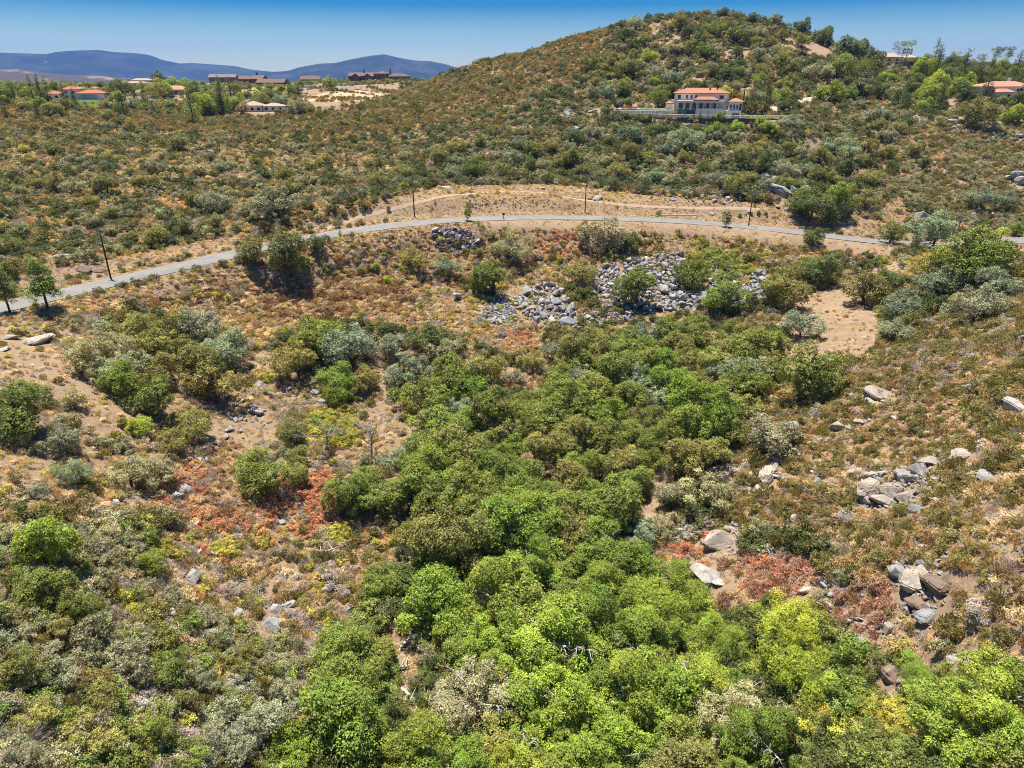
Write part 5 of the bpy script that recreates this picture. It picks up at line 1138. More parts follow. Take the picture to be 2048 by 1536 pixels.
# ------------------------------------------------------------------ boulders and rock fill
RT = dict(grey=(.31, .31, .31), pale=(.42, .395, .36), tan=(.42, .36, .295), brown=(.25, .18, .14), blue=(.33, .35, .37))
RTX = dict(grey='grey', pale='whitish', tan='tan granite', brown='brown-faced', blue='blue-grey')
ROCKL = [  # u, v, width px, tint, place
 (712, 383, 22, 'grey', 'alone in the brush above the road'), (893, 377, 20, 'pale', 'lying above the footpath on the cut bank'), (512, 824, 27, 'pale', 'standing upright on bare ground by the valley trail'), (457, 860, 18, 'pale', 'on the valley floor in a short row'), (470, 840, 15, 'pale', 'on the valley floor in a short row'), (450, 875, 14, 'pale', 'on the valley floor in a short row'), (485, 803, 12, 'pale', 'on the valley floor in a short row'),
 (516, 770, 15, 'grey', 'in the brush under the tree belt'), (578, 778, 15, 'pale', 'in the brush under the tree belt'), (632, 785, 20, 'grey', 'in the brush under the tree belt'), (650, 805, 20, 'blue', 'in the brush under the tree belt'), (584, 800, 10, 'grey', 'in the brush under the tree belt'), (788, 684, 16, 'pale', 'at the top of the tree belt'), (915, 598, 24, 'pale', 'beside the rock fill'), (795, 545, 9, 'pale', 'on the buckwheat slope'),
 (1748, 950, 36, 'tan', 'in the big outcrop of the chamise slope'), (1745, 985, 60, 'tan', 'in the big outcrop of the chamise slope'), (1792, 985, 46, 'tan', 'in the big outcrop of the chamise slope'), (1765, 1005, 40, 'tan', 'in the big outcrop of the chamise slope'), (1735, 1005, 34, 'tan', 'in the big outcrop of the chamise slope'), (1810, 1000, 34, 'tan', 'in the big outcrop of the chamise slope'), (1800, 955, 40, 'grey', 'in the big outcrop of the chamise slope'), (1840, 945, 42, 'grey', 'in the big outcrop of the chamise slope'), (1858, 925, 36, 'tan', 'in the big outcrop of the chamise slope'), (1825, 960, 34, 'grey', 'in the big outcrop of the chamise slope'), (1725, 975, 22, 'tan', 'in the big outcrop of the chamise slope'), (1830, 1020, 28, 'grey', 'in the big outcrop of the chamise slope'),
 (1922, 915, 46, 'tan', 'lying flat and alone on the chamise slope'), (1972, 955, 30, 'grey', 'below the flat lone boulder'), (1755, 793, 56, 'tan', 'split in two on the chamise slope'), (1735, 800, 26, 'tan', 'split in two on the chamise slope'), (1740, 808, 26, 'pale', 'split in two on the chamise slope'), (2030, 818, 42, 'pale', 'on the slope below the solar panel'), (1973, 833, 20, 'pale', 'on the slope below the solar panel'), (1590, 857, 32, 'pale', 'by the grey scrub oak'), (1535, 945, 46, 'tan', 'at the foot of the chamise slope'), (1555, 925, 26, 'tan', 'at the foot of the chamise slope'), (1530, 960, 40, 'tan', 'at the foot of the chamise slope'), (1675, 858, 30, 'tan', 'in open chamise'), (1720, 846, 26, 'pale', 'in open chamise'), (1635, 961, 16, 'grey', 'in open chamise'), (1705, 945, 24, 'tan', 'in open chamise'), (1470, 945, 24, 'pale', 'at the foot of the chamise slope'),
 (1438, 1090, 58, 'tan', 'long and humped among red bushes'), (1412, 1085, 24, 'tan', 'long and humped among red bushes'), (1415, 1150, 66, 'pale', 'cracked ledge above the willow'), (1385, 1150, 30, 'pale', 'cracked ledge above the willow'), (1440, 1165, 30, 'pale', 'cracked ledge above the willow'), (1460, 1060, 22, 'pale', 'in the stone scatter above the red bushes'), (1480, 1070, 18, 'pale', 'in the stone scatter above the red bushes'), (1470, 1050, 14, 'pale', 'in the stone scatter above the red bushes'), (1520, 1085, 16, 'pale', 'in the stone scatter above the red bushes'), (1530, 1095, 22, 'pale', 'in the stone scatter above the red bushes'), (1540, 1105, 14, 'pale', 'in the stone scatter above the red bushes'), (1585, 1038, 26, 'tan', 'in open chamise'), (1480, 1095, 14, 'pale', 'in the stone scatter above the red bushes'), (1345, 1185, 18, 'pale', 'beside the willow crown'),
 (1832, 1165, 58, 'tan', 'in the leaning group of big boulders'), (1868, 1175, 60, 'brown', 'in the leaning group of big boulders'), (1800, 1150, 44, 'grey', 'in the leaning group of big boulders'), (1845, 1150, 36, 'tan', 'in the leaning group of big boulders'), (1835, 1210, 40, 'brown', 'in the leaning group of big boulders'), (1855, 1235, 40, 'grey', 'in the leaning group of big boulders'), (1795, 1130, 20, 'tan', 'in the leaning group of big boulders'), (1775, 1263, 34, 'tan', 'among the maroon bushes'), (1795, 1282, 26, 'tan', 'among the maroon bushes'), (1720, 1280, 20, 'grey', 'among the maroon bushes'), (1713, 1240, 12, 'grey', 'among the maroon bushes'), (1655, 1170, 22, 'grey', 'under the chamise slope'), (1652, 1205, 26, 'tan', 'under the chamise slope'), (1610, 1180, 26, 'tan', 'under the chamise slope'), (1665, 1190, 18, 'grey', 'under the chamise slope'), (1680, 1180, 22, 'grey', 'under the chamise slope'), (1985, 1155, 18, 'pale', 'on the upper chamise slope'),
 (1775, 1350, 50, 'brown', 'squared and dark-faced above the creek'), (1785, 1335, 20, 'grey', 'squared and dark-faced above the creek'), (1747, 1340, 18, 'grey', 'squared and dark-faced above the creek'), (1905, 1315, 40, 'pale', 'ledge above the sycamores'), (1940, 1325, 36, 'tan', 'ledge above the sycamores'), (1705, 1450, 26, 'pale', 'in the creek reeds'), (1770, 1460, 24, 'grey', 'in the creek reeds'), (1810, 1465, 24, 'pale', 'in the creek reeds'), (1785, 1515, 22, 'pale', 'in the creek reeds'), (1670, 1528, 30, 'tan', 'in the creek reeds'), (1650, 1515, 20, 'pale', 'in the creek reeds'), (1785, 1400, 24, 'pale', 'in the creek reeds'),
 (385, 1155, 34, 'pale', 'on the dry slope by the wash'), (475, 1225, 20, 'pale', 'on the dry slope by the wash'), (553, 1222, 24, 'pale', 'on the dry slope by the wash'), (580, 1210, 20, 'pale', 'on the dry slope by the wash'), (540, 1255, 38, 'grey', 'tilted slab in grey brush'), (345, 1226, 18, 'pale', 'on the dry slope by the wash'), (395, 1225, 24, 'pale', 'on the dry slope by the wash'), (424, 1270, 26, 'pale', 'on the dry slope by the wash'), (462, 1280, 20, 'pale', 'on the dry slope by the wash'), (382, 1098, 14, 'pale', 'at the yellow and red patch'), (425, 1112, 16, 'pale', 'at the yellow and red patch'), (398, 1105, 14, 'pale', 'at the yellow and red patch'), (371, 978, 20, 'blue', 'under the pale scrub oak'), (405, 920, 18, 'pale', 'under the pale scrub oak'), (352, 995, 22, 'blue', 'under the pale scrub oak'), (230, 1005, 16, 'pale', 'under the pale scrub oak'), (562, 1045, 16, 'blue', 'at the red patch'), (602, 1025, 14, 'blue', 'at the red patch'), (445, 1310, 18, 'pale', 'in the sage thicket'), (700, 1218, 22, 'grey', 'by the sandy wash'), (712, 1242, 18, 'grey', 'by the sandy wash'), (672, 1250, 18, 'grey', 'by the sandy wash'), (575, 1210, 16, 'pale', 'on the dry slope by the wash'), (235, 1305, 20, 'pale', 'in the sage thicket'),
 (1130, 233, 26, 'grey', 'in the outcrop below the villa'), (1122, 238, 20, 'grey', 'in the outcrop below the villa'), (1185, 225, 16, 'grey', 'in the outcrop below the villa'), (1155, 270, 26, 'grey', 'in the outcrop below the villa'), (1150, 258, 20, 'grey', 'in the outcrop below the villa'), (1172, 280, 18, 'grey', 'in the outcrop below the villa'), (1090, 235, 12, 'grey', 'in the outcrop below the villa'),
 (1555, 385, 50, 'grey', 'big and dark in the outcrop above the road'), (1532, 380, 26, 'pale', 'in the outcrop above the road'), (1530, 358, 24, 'grey', 'in the outcrop above the road'), (1580, 383, 24, 'grey', 'in the outcrop above the road'), (1550, 360, 20, 'grey', 'in the outcrop above the road'), (1575, 420, 16, 'grey', 'in the outcrop above the road'), (1555, 415, 14, 'grey', 'in the outcrop above the road'), (1540, 345, 18, 'grey', 'in the outcrop above the road'), (1530, 362, 18, 'blue', 'in the outcrop above the road'), (1345, 400, 14, 'grey', 'on the cut bank'), (1195, 399, 22, 'pale', 'on the cut bank'), (1425, 388, 16, 'grey', 'on the cut bank'), (1405, 393, 14, 'grey', 'on the cut bank'), (1428, 402, 14, 'grey', 'on the cut bank'), (1455, 400, 16, 'pale', 'on the cut bank'), (1500, 425, 14, 'pale', 'on the cut bank'), (1085, 378, 12, 'pale', 'on the cut bank'), (1425, 428, 10, 'pale', 'on the cut bank'), (1380, 388, 16, 'grey', 'on the cut bank'),
 (2030, 360, 34, 'pale', 'in the pile on the fine scrub slope'), (2040, 368, 26, 'pale', 'in the pile on the fine scrub slope'), (2015, 358, 18, 'pale', 'in the pile on the fine scrub slope'), (1955, 425, 16, 'pale', 'in the small pile under a blue-green scrub oak'), (1970, 428, 14, 'pale', 'in the small pile under a blue-green scrub oak'), (1945, 432, 14, 'pale', 'in the small pile under a blue-green scrub oak'), (1985, 430, 12, 'pale', 'in the small pile under a blue-green scrub oak'), (1840, 432, 28, 'grey', 'by the grey scrub oak over the road'), (1935, 236, 18, 'pale', 'in the outcrop under the ridge house'), (1905, 245, 20, 'pale', 'in the outcrop under the ridge house'), (1945, 243, 12, 'grey', 'in the outcrop under the ridge house'), (1908, 258, 16, 'grey', 'in the outcrop under the ridge house'), (2035, 273, 20, 'pale', 'in the band of rocks under the ridge house'), (2000, 272, 16, 'pale', 'in the band of rocks under the ridge house'), (2010, 512, 24, 'pale', 'by the end of the road'), (2040, 514, 20, 'pale', 'by the end of the road'),
 (80, 683, 56, 'tan', 'bare flat ledge beside the sandy trail'), (20, 676, 30, 'tan', 'bare flat ledge beside the sandy trail'), (8, 700, 24, 'pale', 'bare flat ledge beside the sandy trail'), (128, 515, 44, 'tan', 'flat ledge on the earth bank above the road'), (165, 540, 34, 'brown', 'flat ledge on the earth bank above the road'), (200, 542, 24, 'brown', 'flat ledge on the earth bank above the road'), (380, 430, 26, 'brown', 'flat ledge in orange brush above the road'), (395, 445, 30, 'brown', 'flat ledge in orange brush above the road'), (420, 305, 24, 'grey', 'flat ledge on the far brush slope'), (435, 300, 20, 'grey', 'flat ledge on the far brush slope'),
 (275, 153, 24, 'tan', 'in the rocky knoll on the far plateau'), (283, 158, 18, 'tan', 'in the rocky knoll on the far plateau'), (345, 155, 14, 'tan', 'in the rocky knoll on the far plateau'), (305, 152, 8, 'pale', 'in the rocky knoll on the far plateau')]
FILLR = [  # polygon, count, width range px, tints, place, shape
 ([(955, 630), (985, 605), (1020, 600), (1035, 640), (1010, 655), (965, 645)], 90, (10, 19), ('grey', 'blue', 'pale'), 'in the fine talus of the rock fill'),
 ([(1020, 600), (1060, 578), (1110, 570), (1145, 610), (1160, 660), (1110, 655), (1060, 640)], 90, (15, 36), ('grey', 'blue', 'pale'), 'in the main rock fill'),
 ([(1180, 545), (1235, 530), (1250, 590), (1235, 600), (1190, 580)], 60, (12, 27), ('grey', 'blue', 'pale'), 'in the rock fill between the two oaks'),
 ([(1250, 525), (1370, 505), (1360, 600), (1300, 625), (1240, 610)], 90, (12, 32), ('grey', 'blue', 'pale'), 'in the wide rock fill'), ([(1360, 590), (1430, 590), (1430, 610), (1380, 625), (1310, 620)], 26, (14, 34), ('grey', 'blue'), 'in the wide rock fill'),
 ([(1410, 520), (1480, 540), (1500, 600), (1430, 600)], 36, (11, 24), ('grey', 'blue'), 'in the rock fill by the yellow thicket'), ([(1480, 560), (1530, 545), (1535, 610), (1485, 612)], 60, (12, 24), ('grey', 'blue', 'pale'), 'in the rock fill beside the round oak'),
 ([(1150, 590), (1240, 560), (1265, 640), (1170, 662)], 50, (12, 26), ('grey', 'blue', 'pale'), 'in the rock fill above the grove'), ([(1420, 560), (1540, 565), (1530, 625), (1420, 630)], 45, (11, 24), ('grey', 'blue', 'pale'), 'in the rock fill beside the round oak'),
 ([(1655, 510), (1700, 512), (1710, 545), (1690, 560), (1655, 550)], 40, (12, 28), ('grey', 'blue'), 'in the rock pile by the clearing'), ([(870, 460), (935, 458), (960, 485), (930, 500), (870, 492)], 40, (10, 24), ('grey', 'blue'), 'in the rock pile just below the road'),
 ([(1090, 225), (1190, 215), (1200, 285), (1140, 290)], 30, (7, 15), ('grey',), 'in the outcrop below the villa'), ([(1750, 250), (1830, 222), (1860, 222), (1850, 235), (1770, 265)], 60, (4, 9), ('pale',), 'in the pale rubble bank below the pool'), ([(1880, 240), (1950, 235), (1940, 262), (1890, 268)], 25, (5, 10), ('pale', 'grey'), 'in the outcrop under the ridge house'), ([(1970, 265), (2060, 258), (2060, 285), (1990, 285)], 40, (5, 10), ('pale', 'grey'), 'in the band of rocks under the ridge house'),
 ([(1520, 340), (1600, 345), (1600, 400), (1510, 400)], 24, (8, 16), ('grey',), 'in the outcrop above the road'), ([(1340, 380), (1480, 380), (1480, 410), (1340, 408)], 22, (6, 12), ('grey', 'pale'), 'on the cut bank'), ([(940, 395), (1100, 395), (1120, 420), (940, 425)], 60, (3, 8), ('grey', 'tan'), 'of gravel on the cut bank'), ([(1280, 330), (1380, 330), (1380, 360), (1280, 355)], 22, (7, 14), ('grey',), 'in the low outcrop over the cut bank'),
 ([(1700, 940), (1870, 910), (1880, 1000), (1760, 1030)], 60, (12, 30), ('tan', 'grey'), 'in the big outcrop of the chamise slope'), ([(1420, 1040), (1560, 1060), (1560, 1120), (1450, 1110)], 50, (6, 14), ('pale', 'tan'), 'in the stone scatter above the red bushes'), ([(1590, 1140), (1720, 1140), (1730, 1260), (1620, 1220)], 60, (9, 22), ('grey', 'tan'), 'under the chamise slope'), ([(1780, 1120), (1900, 1120), (1890, 1260), (1800, 1240)], 40, (10, 26), ('grey', 'tan'), 'in the leaning group of big boulders'), ([(1740, 1220), (1870, 1240), (1880, 1300), (1740, 1300)], 24, (8, 18), ('grey', 'tan'), 'among the maroon bushes'),
 ([(1560, 800), (2040, 700), (2040, 1150), (1700, 1120), (1480, 1000)], 450, (6, 20), ('pale', 'tan', 'grey'), 'scattered on the chamise slope'), ([(340, 1080), (620, 1180), (700, 1260), (500, 1290), (330, 1220)], 50, (6, 15), ('pale', 'grey'), 'on the dry slope by the wash'), ([(440, 800), (640, 770), (660, 810), (480, 880)], 40, (5, 12), ('pale', 'grey'), 'on the valley floor in a short row'), ([(330, 900), (600, 960), (620, 1050), (360, 1020)], 30, (5, 13), ('blue', 'pale'), 'at the red patch'), ([(1700, 300), (2040, 300), (2040, 450), (1800, 430)], 70, (3, 9), ('pale', 'grey'), 'on the fine scrub slope'), ([(0, 290), (800, 300), (600, 420), (0, 500)], 80, (3, 10), ('grey', 'pale'), 'on the far brush slope'), ([(640, 620), (960, 640), (960, 690), (700, 660)], 40, (5, 11), ('grey', 'blue'), 'on the buckwheat slope'), ([(240, 150), (350, 148), (350, 162), (240, 165)], 25, (4, 10), ('tan', 'pale'), 'in the rocky knoll on the far plateau'), ([(0, 130), (10, 130), (10, 131), (0, 131)], 0, (4, 5), ('tan',), 'x')]
def lay_rocks():
    _r = random.Random(23); items = []
    for (u, v, w_, tn, place) in ROCKL:
        items.append((u, v, w_ * (1.32 if v > 600 else 1.2), tn, place, True))
        if w_ >= 18 and v > 300 and 'ledge' not in place:      # broken pieces round the bigger ones
            for _ in range(3 if w_ < 34 else 6):
                a = _r.uniform(0, 6.28); q = w_ * _r.uniform(.5, .95)
                items.append((u + q * math.cos(a), v + q * .6 * math.sin(a), w_ * _r.uniform(.16, .42), tn if _r.random() < .6 else 'grey', place, False))
    for poly, n_, wr, tns, place in FILLR:
        us = [p[0] for p in poly]; vs_ = [p[1] for p in poly]; got = 0; tries = 0; mine = []
        while got < n_ * (1.9 if 'fill' in place else 1.35) and tries < 5000:
            tries += 1
            u, v = _r.uniform(min(us), max(us)), _r.uniform(min(vs_), max(vs_))
            if not inpoly(np.array([u]), np.array([v]), poly)[0]: continue
            w_ = wr[0] + (wr[1] - wr[0]) * _r.random() ** 2
            if any((u - a) ** 2 + ((v - b) * 1.5) ** 2 < ((.27 if 'fill' in place else .36) * (w_ + c)) ** 2 for a, b, c in mine): continue
            mine.append((u, v, w_)); items.append((u, v, w_, tns[_r.randrange(len(tns))], place, False)); got += 1
    items.sort(key=lambda t_: (not t_[5], -t_[2]))
    pts, rots, scl, ids, tnt = [], [], [], [], []
    n_single = 0; NEWL = []
    for (u, v, w_, tn, place, hand) in items:
        p, d, ok = hit(u, v)
        if not ok: continue
        _, _, f = project(p); Wm = w_ * float(f) / FPX
        g_ = _r.uniform(.82, 1.12); c = tuple(q * g_ * _r.uniform(.985, 1.015) for q in RT[tn])
        fill = 'fill' in place or 'pile' in place
        loc = (p[0], p[1], float(hz(p[0], p[1])) + Wm * ((.06 if hand else .2) if not fill else _r.uniform(.1, .32)))
        rt = (_r.uniform(-.3, .3) if hand else _r.uniform(-.7, .7), _r.uniform(-.3, .3) if hand else _r.uniform(-.7, .7), _r.random() * 6.28)
        s_ = (Wm * _r.uniform(.95, 1.1), Wm * _r.uniform(.75, 1.0), Wm * _r.uniform(.75, 1.0))
        if hand and w_ > 14: PADS.append((loc[0], loc[1] - .3 * Wm, Wm * .5))
        if n_single < 300:
            n_single += 1
            flat = 'ledge' in place
            if flat: s_ = (s_[0], s_[1], s_[2] * .5); loc = (loc[0], loc[1], loc[2] - .02 * Wm)
            o_ = link('boulder' if Wm > 1.3 else 'rock', (BOULD if hand and not fill else ROCKS)[_r.randrange(8)], None, None, loc, rt if not flat else (rt[0] * .3, rt[1] * .3, rt[2]), s_, c)
            sz = 'large' if Wm > 2.6 else ('small' if Wm < 1.0 else '')
            txt = ' '.join((sz + ' ' + RTX[tn] + ' boulder ' + place).split()); tag(o_, beside(txt, loc[0], loc[1], 5.0), 'boulder', txt); NEWL.append((loc[0], loc[1], RTX[tn] + ' boulder', 'rock'))
        else:
            pts.append(loc); rots.append(rt); scl.append(s_); ids.append(SH_I['rock'][_r.randrange(len(SH_I['rock']))]); tnt.append(c)
    LAND.extend(NEWL)
    # gravel of the rock fills
    for poly, n_, wr, tns, place in FILLR[:11]:
        us = [p[0] for p in poly]; vs_ = [p[1] for p in poly]
        for _ in range(n_ * 9):
            u, v = _r.uniform(min(us), max(us)), _r.uniform(min(vs_), max(vs_))
            if not inpoly(np.array([u]), np.array([v]), poly)[0]: continue
            p, d, ok = hit(u, v); w_ = _r.uniform(.45, .95)
            pts.append((p[0], p[1], float(hz(p[0], p[1])) + .1)); rots.append((_r.random() * 6, _r.random() * 6, _r.random() * 6)); scl.append((w_, w_ * .8, w_ * .7)); ids.append(SH_I['rock'][_r.randrange(len(SH_I['rock']))])
            tnt.append(tuple(q * _r.uniform(.8, 1.1) for q in RT[tns[_r.randrange(len(tns))]]))
    scatter_object('loose_rocks', pts, rots, scl, ids, tnt, 'small grey and pale loose rocks of the rock fill and slopes', 'rocks')
    print('rocks single', n_single, 'loose', len(pts))
# ------------------------------------------------------------------ buildings
def hip_roof(x0, x1, y0, y1, z, rise, over=.6, ridge=None):
    """closed hip roof with thick eaves; ridge None = hipped on four sides, 'gable' = straight gable along x"""
    b = MB(); a0, a1, c0, c1 = x0 - over, x1 + over, y0 - over, y1 + over
    d = (c1 - c0) / 2; cy_ = (c0 + c1) / 2; ins = 0 if ridge == 'gable' else min(d, (a1 - a0) / 2 - .05)
    th = .28
    lo = [(a0, c0, z), (a1, c0, z), (a1, c1, z), (a0, c1, z)]; hi = [(p[0], p[1], z + th) for p in lo]
    r_ = [(a0 + ins, cy_, z + th + rise), (a1 - ins, cy_, z + th + rise)]
    b.add(lo + hi + r_, [(3, 2, 1, 0), (0, 1, 5, 4), (1, 2, 6, 5), (2, 3, 7, 6), (3, 0, 4, 7), (4, 5, 9, 8), (6, 7, 8, 9), (5, 6, 9), (7, 4, 8)])
    return b
def window(parent, x, z, w_, h_, y, side='front', arch=False):
    """frame with sill, and a dark pane set in it"""
    fr = MB(); pn = MB(); t = .12
    if side == 'front':
        for a in ((x - w_ / 2 - t, x - w_ / 2, z - t, z + h_ + t), (x + w_ / 2, x + w_ / 2 + t, z - t, z + h_ + t), (x - w_ / 2, x + w_ / 2, z + h_, z + h_ + t), (x - w_ / 2, x + w_ / 2, z - t, z)):
            fr.box(a[0], a[1], y - .10, y + .05, a[2], a[3])
        pn.box(x - w_ / 2, x + w_ / 2, y - .04, y + .06, z, z + h_)
    else:
        for a in ((x - w_ / 2 - t, x - w_ / 2, z - t, z + h_ + t), (x + w_ / 2, x + w_ / 2 + t, z - t, z + h_ + t), (x - w_ / 2, x + w_ / 2, z + h_, z + h_ + t), (x - w_ / 2, x + w_ / 2, z - t, z)):
            fr.box(y - .05, y + .10, a[0], a[1], a[2], a[3])
        pn.box(y - .06, y + .04, x - w_ / 2, x + w_ / 2, z, z + h_)
    f_ = fr.build('window', M['white'], parent); pn.build('pane', M['glass'], f_)
    return f_
def house(key, name, label, blocks, roofmat, wallmat, extra=None):
    """blocks: (x0, x1, y0, y1, z1, rise, roof kind, n front windows); origin = pad centre, facing the valley"""
    x, y, z, yaw = HOUSES[key]
    e_ = empty(name, (x, y, z), yaw); tag(e_, label, 'house'); e_.scale = (.94, .94, .84)
    for (x0, x1, y0, y1, h_, rise, kind, nw) in blocks:
        MB().box(x0, x1, y0, y1, -1.5, h_ - .003).build('wall', M[wallmat], e_)
        hip_roof(x0, x1, y0, y1, h_, rise, .7, kind).build('roof', M[roofmat], e_)
        if kind == 'gable':
            cy_ = (y0 + y1) / 2
            MB().add([(x0, y0, h_ - .01), (x0, y1, h_ - .01), (x0, cy_, h_ + rise * .9), (x1, y0, h_ - .01), (x1, y1, h_ - .01), (x1, cy_, h_ + rise * .9)], [(0, 1, 2), (3, 5, 4), (0, 2, 5, 3), (1, 4, 5, 2), (0, 3, 4, 1)]).build('gable_wall', M[wallmat], e_)
        for k in range(nw):
            wx = x0 + (x1 - x0) * (k + .5) / nw
            if h_ > 4.6: window(e_, wx, h_ - 2.1, 1.3, 1.3, y0)
            window(e_, wx, 1.0, 1.5, 1.4, y0)
    if extra: extra(e_)
    PADS.append((x, y, max(max(abs(b[0]), abs(b[1])) for b in blocks) * .8 + 3)); return e_
def chimney(x, y, z0, z1, mat='stucco', s=.5): 
    return lambda e_: (MB().box(x - s, x + s, y - s, y + s, z0, z1).box(x - s - .12, x + s + .12, y - s - .12, y + s + .12, z1, z1 + .2)).build('chimney', M[mat], e_)
def red_extra(e_):
    MB().box(1.5, 9.5, -5.18, -5.02, 0, 2.6).build('garage_door', M['blue_door'], e_)
    MB().box(-18, 20, -9, -5.3, -.6, .02).build('driveway', M['paver'], e_)
house('red', 'white_house', 'white house with bright red tile roof and pale blue garage door', [(-1, 13, -5, 5, 3.4, 2.0, None, 0), (-9, -2, -1, 6, 5.6, 1.8, None, 2), (-17, -10, -3, 5, 3.2, 1.7, None, 2)], 'tile_red', 'white', red_extra)
house('pink', 'pink_house', 'low house with pinkish tile roof and shaded porch between trees', [(-9, 9, -4, 5, 3.2, 2.6, None, 5)], 'tile_pink', 'stucco', lambda e_: [MB().box(-8.5 + 3.4 * k, -8.2 + 3.4 * k, -6.6, -6.3, -.5, 2.8).build('porch_post', M['white'], e_) for k in range(6)] + [MB().box(-9, 9, -6.8, -4.7, 2.8, 3.05).build('porch_roof', M['tile_pink'], e_)])
house('pale_low', 'ranch_house', 'long low ranch house with pale roof in front of the graded lot', [(-8, 2, -4, 5, 3.3, 2.3, None, 3), (2.4, 13, -3, 5, 2.9, 1.6, None, 3), (-15, -8.6, -2, 4, 2.8, 1.4, None, 2)], 'tile_pale', 'stucco', chimney(-5, 1, 3, 6.6))
house('mid_tan', 'tan_house', 'small tan house with stacked pale roofs below the rocky knoll', [(-8, 8, -3, 4, 3.0, 1.2, None, 3), (-5, 8, 4.5, 9, 5.0, 1.4, None, 0)], 'tile_pale', 'cream')
house('grey', 'grey_gabled_house', 'grey house with dark gable front and open shade roof', [(-4, 17, -5, 6, 4.2, 2.6, 'gable', 4)], 'grey_roof', 'grey_roof', lambda e_: (MB().box(-18, -4.8, -6, 3, 2.8, 3.0).build('shade_roof', M['steel_roof'], e_), [MB().box(-17.5 + 4 * k, -17.2 + 4 * k, -5.7, -5.4, -1, 2.8).build('post', M['metal'], e_) for k in range(4)]))
house('brown_a', 'brown_house', 'long brown shingled house with a chimney on the far plateau', [(-16, 6, -5, 6, 3.6, 3.0, 'gable', 5), (6.5, 16, -6, 6, 3.8, 3.4, 'gable', 2)], 'shingle', 'logwall', chimney(9, 1, 5, 9.6, 'logwall', .6))
house('barn', 'brown_barn', 'dark brown barn with a wide plain roof beside a yellow lawn', [(-12, 10, -5, 6, 3.4, 3.2, 'gable', 3)], 'shingle', 'logwall')
house('brown_b', 'gabled_cottage', 'brown cottage with a steep front gable behind parked cars', [(-8, 8, -4, 6, 3.4, 3.2, 'gable', 3), (9, 15, -1, 6, 2.8, 1.8, None, 1)], 'shingle', 'logwall')
def lodge_extra(e_):
    chimney(-13, 1, 5, 9.8, 'logwall', .5)(e_); chimney(11, 2, 6, 10.2, 'logwall', .5)(e_)
    for k in range(3): MB().box(17 + 2.2 * k, 18 + 2.2 * k, -2.4, -1.6, 5.2, 5.6).build('skylight', M['white'], e_)
    for x_ in (-19, -8): # front gables
        MB().add([(x_ - 4, -7.6, -1), (x_ + 4, -7.6, -1), (x_ + 4, -7.6, 3.4), (x_, -7.6, 6.2), (x_ - 4, -7.6, 3.4), (x_ - 4, -4.9, -1), (x_ + 4, -4.9, -1), (x_ + 4, -4.9, 3.4), (x_, -4.9, 6.2), (x_ - 4, -4.9, 3.4)],
                 [(0, 1, 2, 3, 4), (9, 8, 7, 6, 5), (1, 6, 7, 2), (0, 4, 9, 5)]).build('gable', M['logwall'], e_)
        MB().add([(x_ - 4.7, -8.2, 3.0), (x_, -8.2, 6.6), (x_ + 4.7, -8.2, 3.0), (x_ - 4.7, -3, 3.0), (x_, -1.5, 6.6), (x_ + 4.7, -3, 3.0), (x_ - 4.7, -8.2, 2.7), (x_, -8.2, 6.3), (x_ + 4.7, -8.2, 2.7), (x_ - 4.7, -3, 2.7), (x_, -1.5, 6.3), (x_ + 4.7, -3, 2.7)], [(0, 1, 4, 3), (1, 2, 5, 4), (6, 9, 10, 7), (7, 10, 11, 8), (0, 6, 7, 1), (1, 7, 8, 2)]).build('gable_roof', M['shingle'], e_)
        window(e_, x_, .6, 2.2, 2.4, -7.62)
house('lodge', 'lodge', 'sprawling dark brown lodge with gables and chimneys below the blue peak', [(-26, -3, -5, 7, 4.0, 3.2, 'gable', 5), (-2.5, 9, -4, 8, 6.2, 2.4, None, 3), (9.5, 28, -4, 6, 3.6, 2.8, None, 5)], 'shingle', 'logwall', lodge_extra)
def cream_extra(e_):
    b = MB().box(1, 9, -7.5, -4.02, 2.7, 2.9)
    b.build('balcony_floor', M['white'], e_); bb = MB().box(1, 9, -7.5, -7.4, 3.7, 3.8)
    for k in range(9): bb.box(1 + k, 1.07 + k, -7.5, -7.42, 2.9, 3.7)
    bb.build('balcony_rail', M['white'], e_); chimney(7, 2, 6, 9.8)(e_)
house('cream', 'cream_house', 'cream two-storey house with pale hip roof and balcony on the ridge', [(-10, 2, -4, 5, 5.2, 2.3, None, 3), (2.3, 10, -3.9, 5, 4.8, 1.8, None, 2)], 'tile_pale', 'cream', cream_extra)
def right_extra(e_):
    MB().box(3, 9, -7.6, -5.02, 2.6, 2.8).build('balcony_floor', M['white'], e_)
    bb = MB().box(3, 9, -7.6, -7.5, 3.7, 3.8)
    for k in range(7): bb.box(3 + k, 3.08 + k, -7.6, -7.52, 2.8, 3.7)
    bb.build('balcony_rail', M['white'], e_)
    MB().box(3.4, 5.6, -5.06, -4.9, 2.8, 4.9).build('dark_opening', M['glass'], e_); chimney(6, 3, 6, 9.5)(e_)
house('right', 'pink_roofed_house', 'pale two-storey house with pinkish tile roof and balcony above the pool', [(-12, 12, -5, 6, 5.6, 2.3, None, 4), (-12.5, -4, -9, -5.3, 3.2, 1.5, None, 2)], 'tile_pink', 'stucco', right_extra)

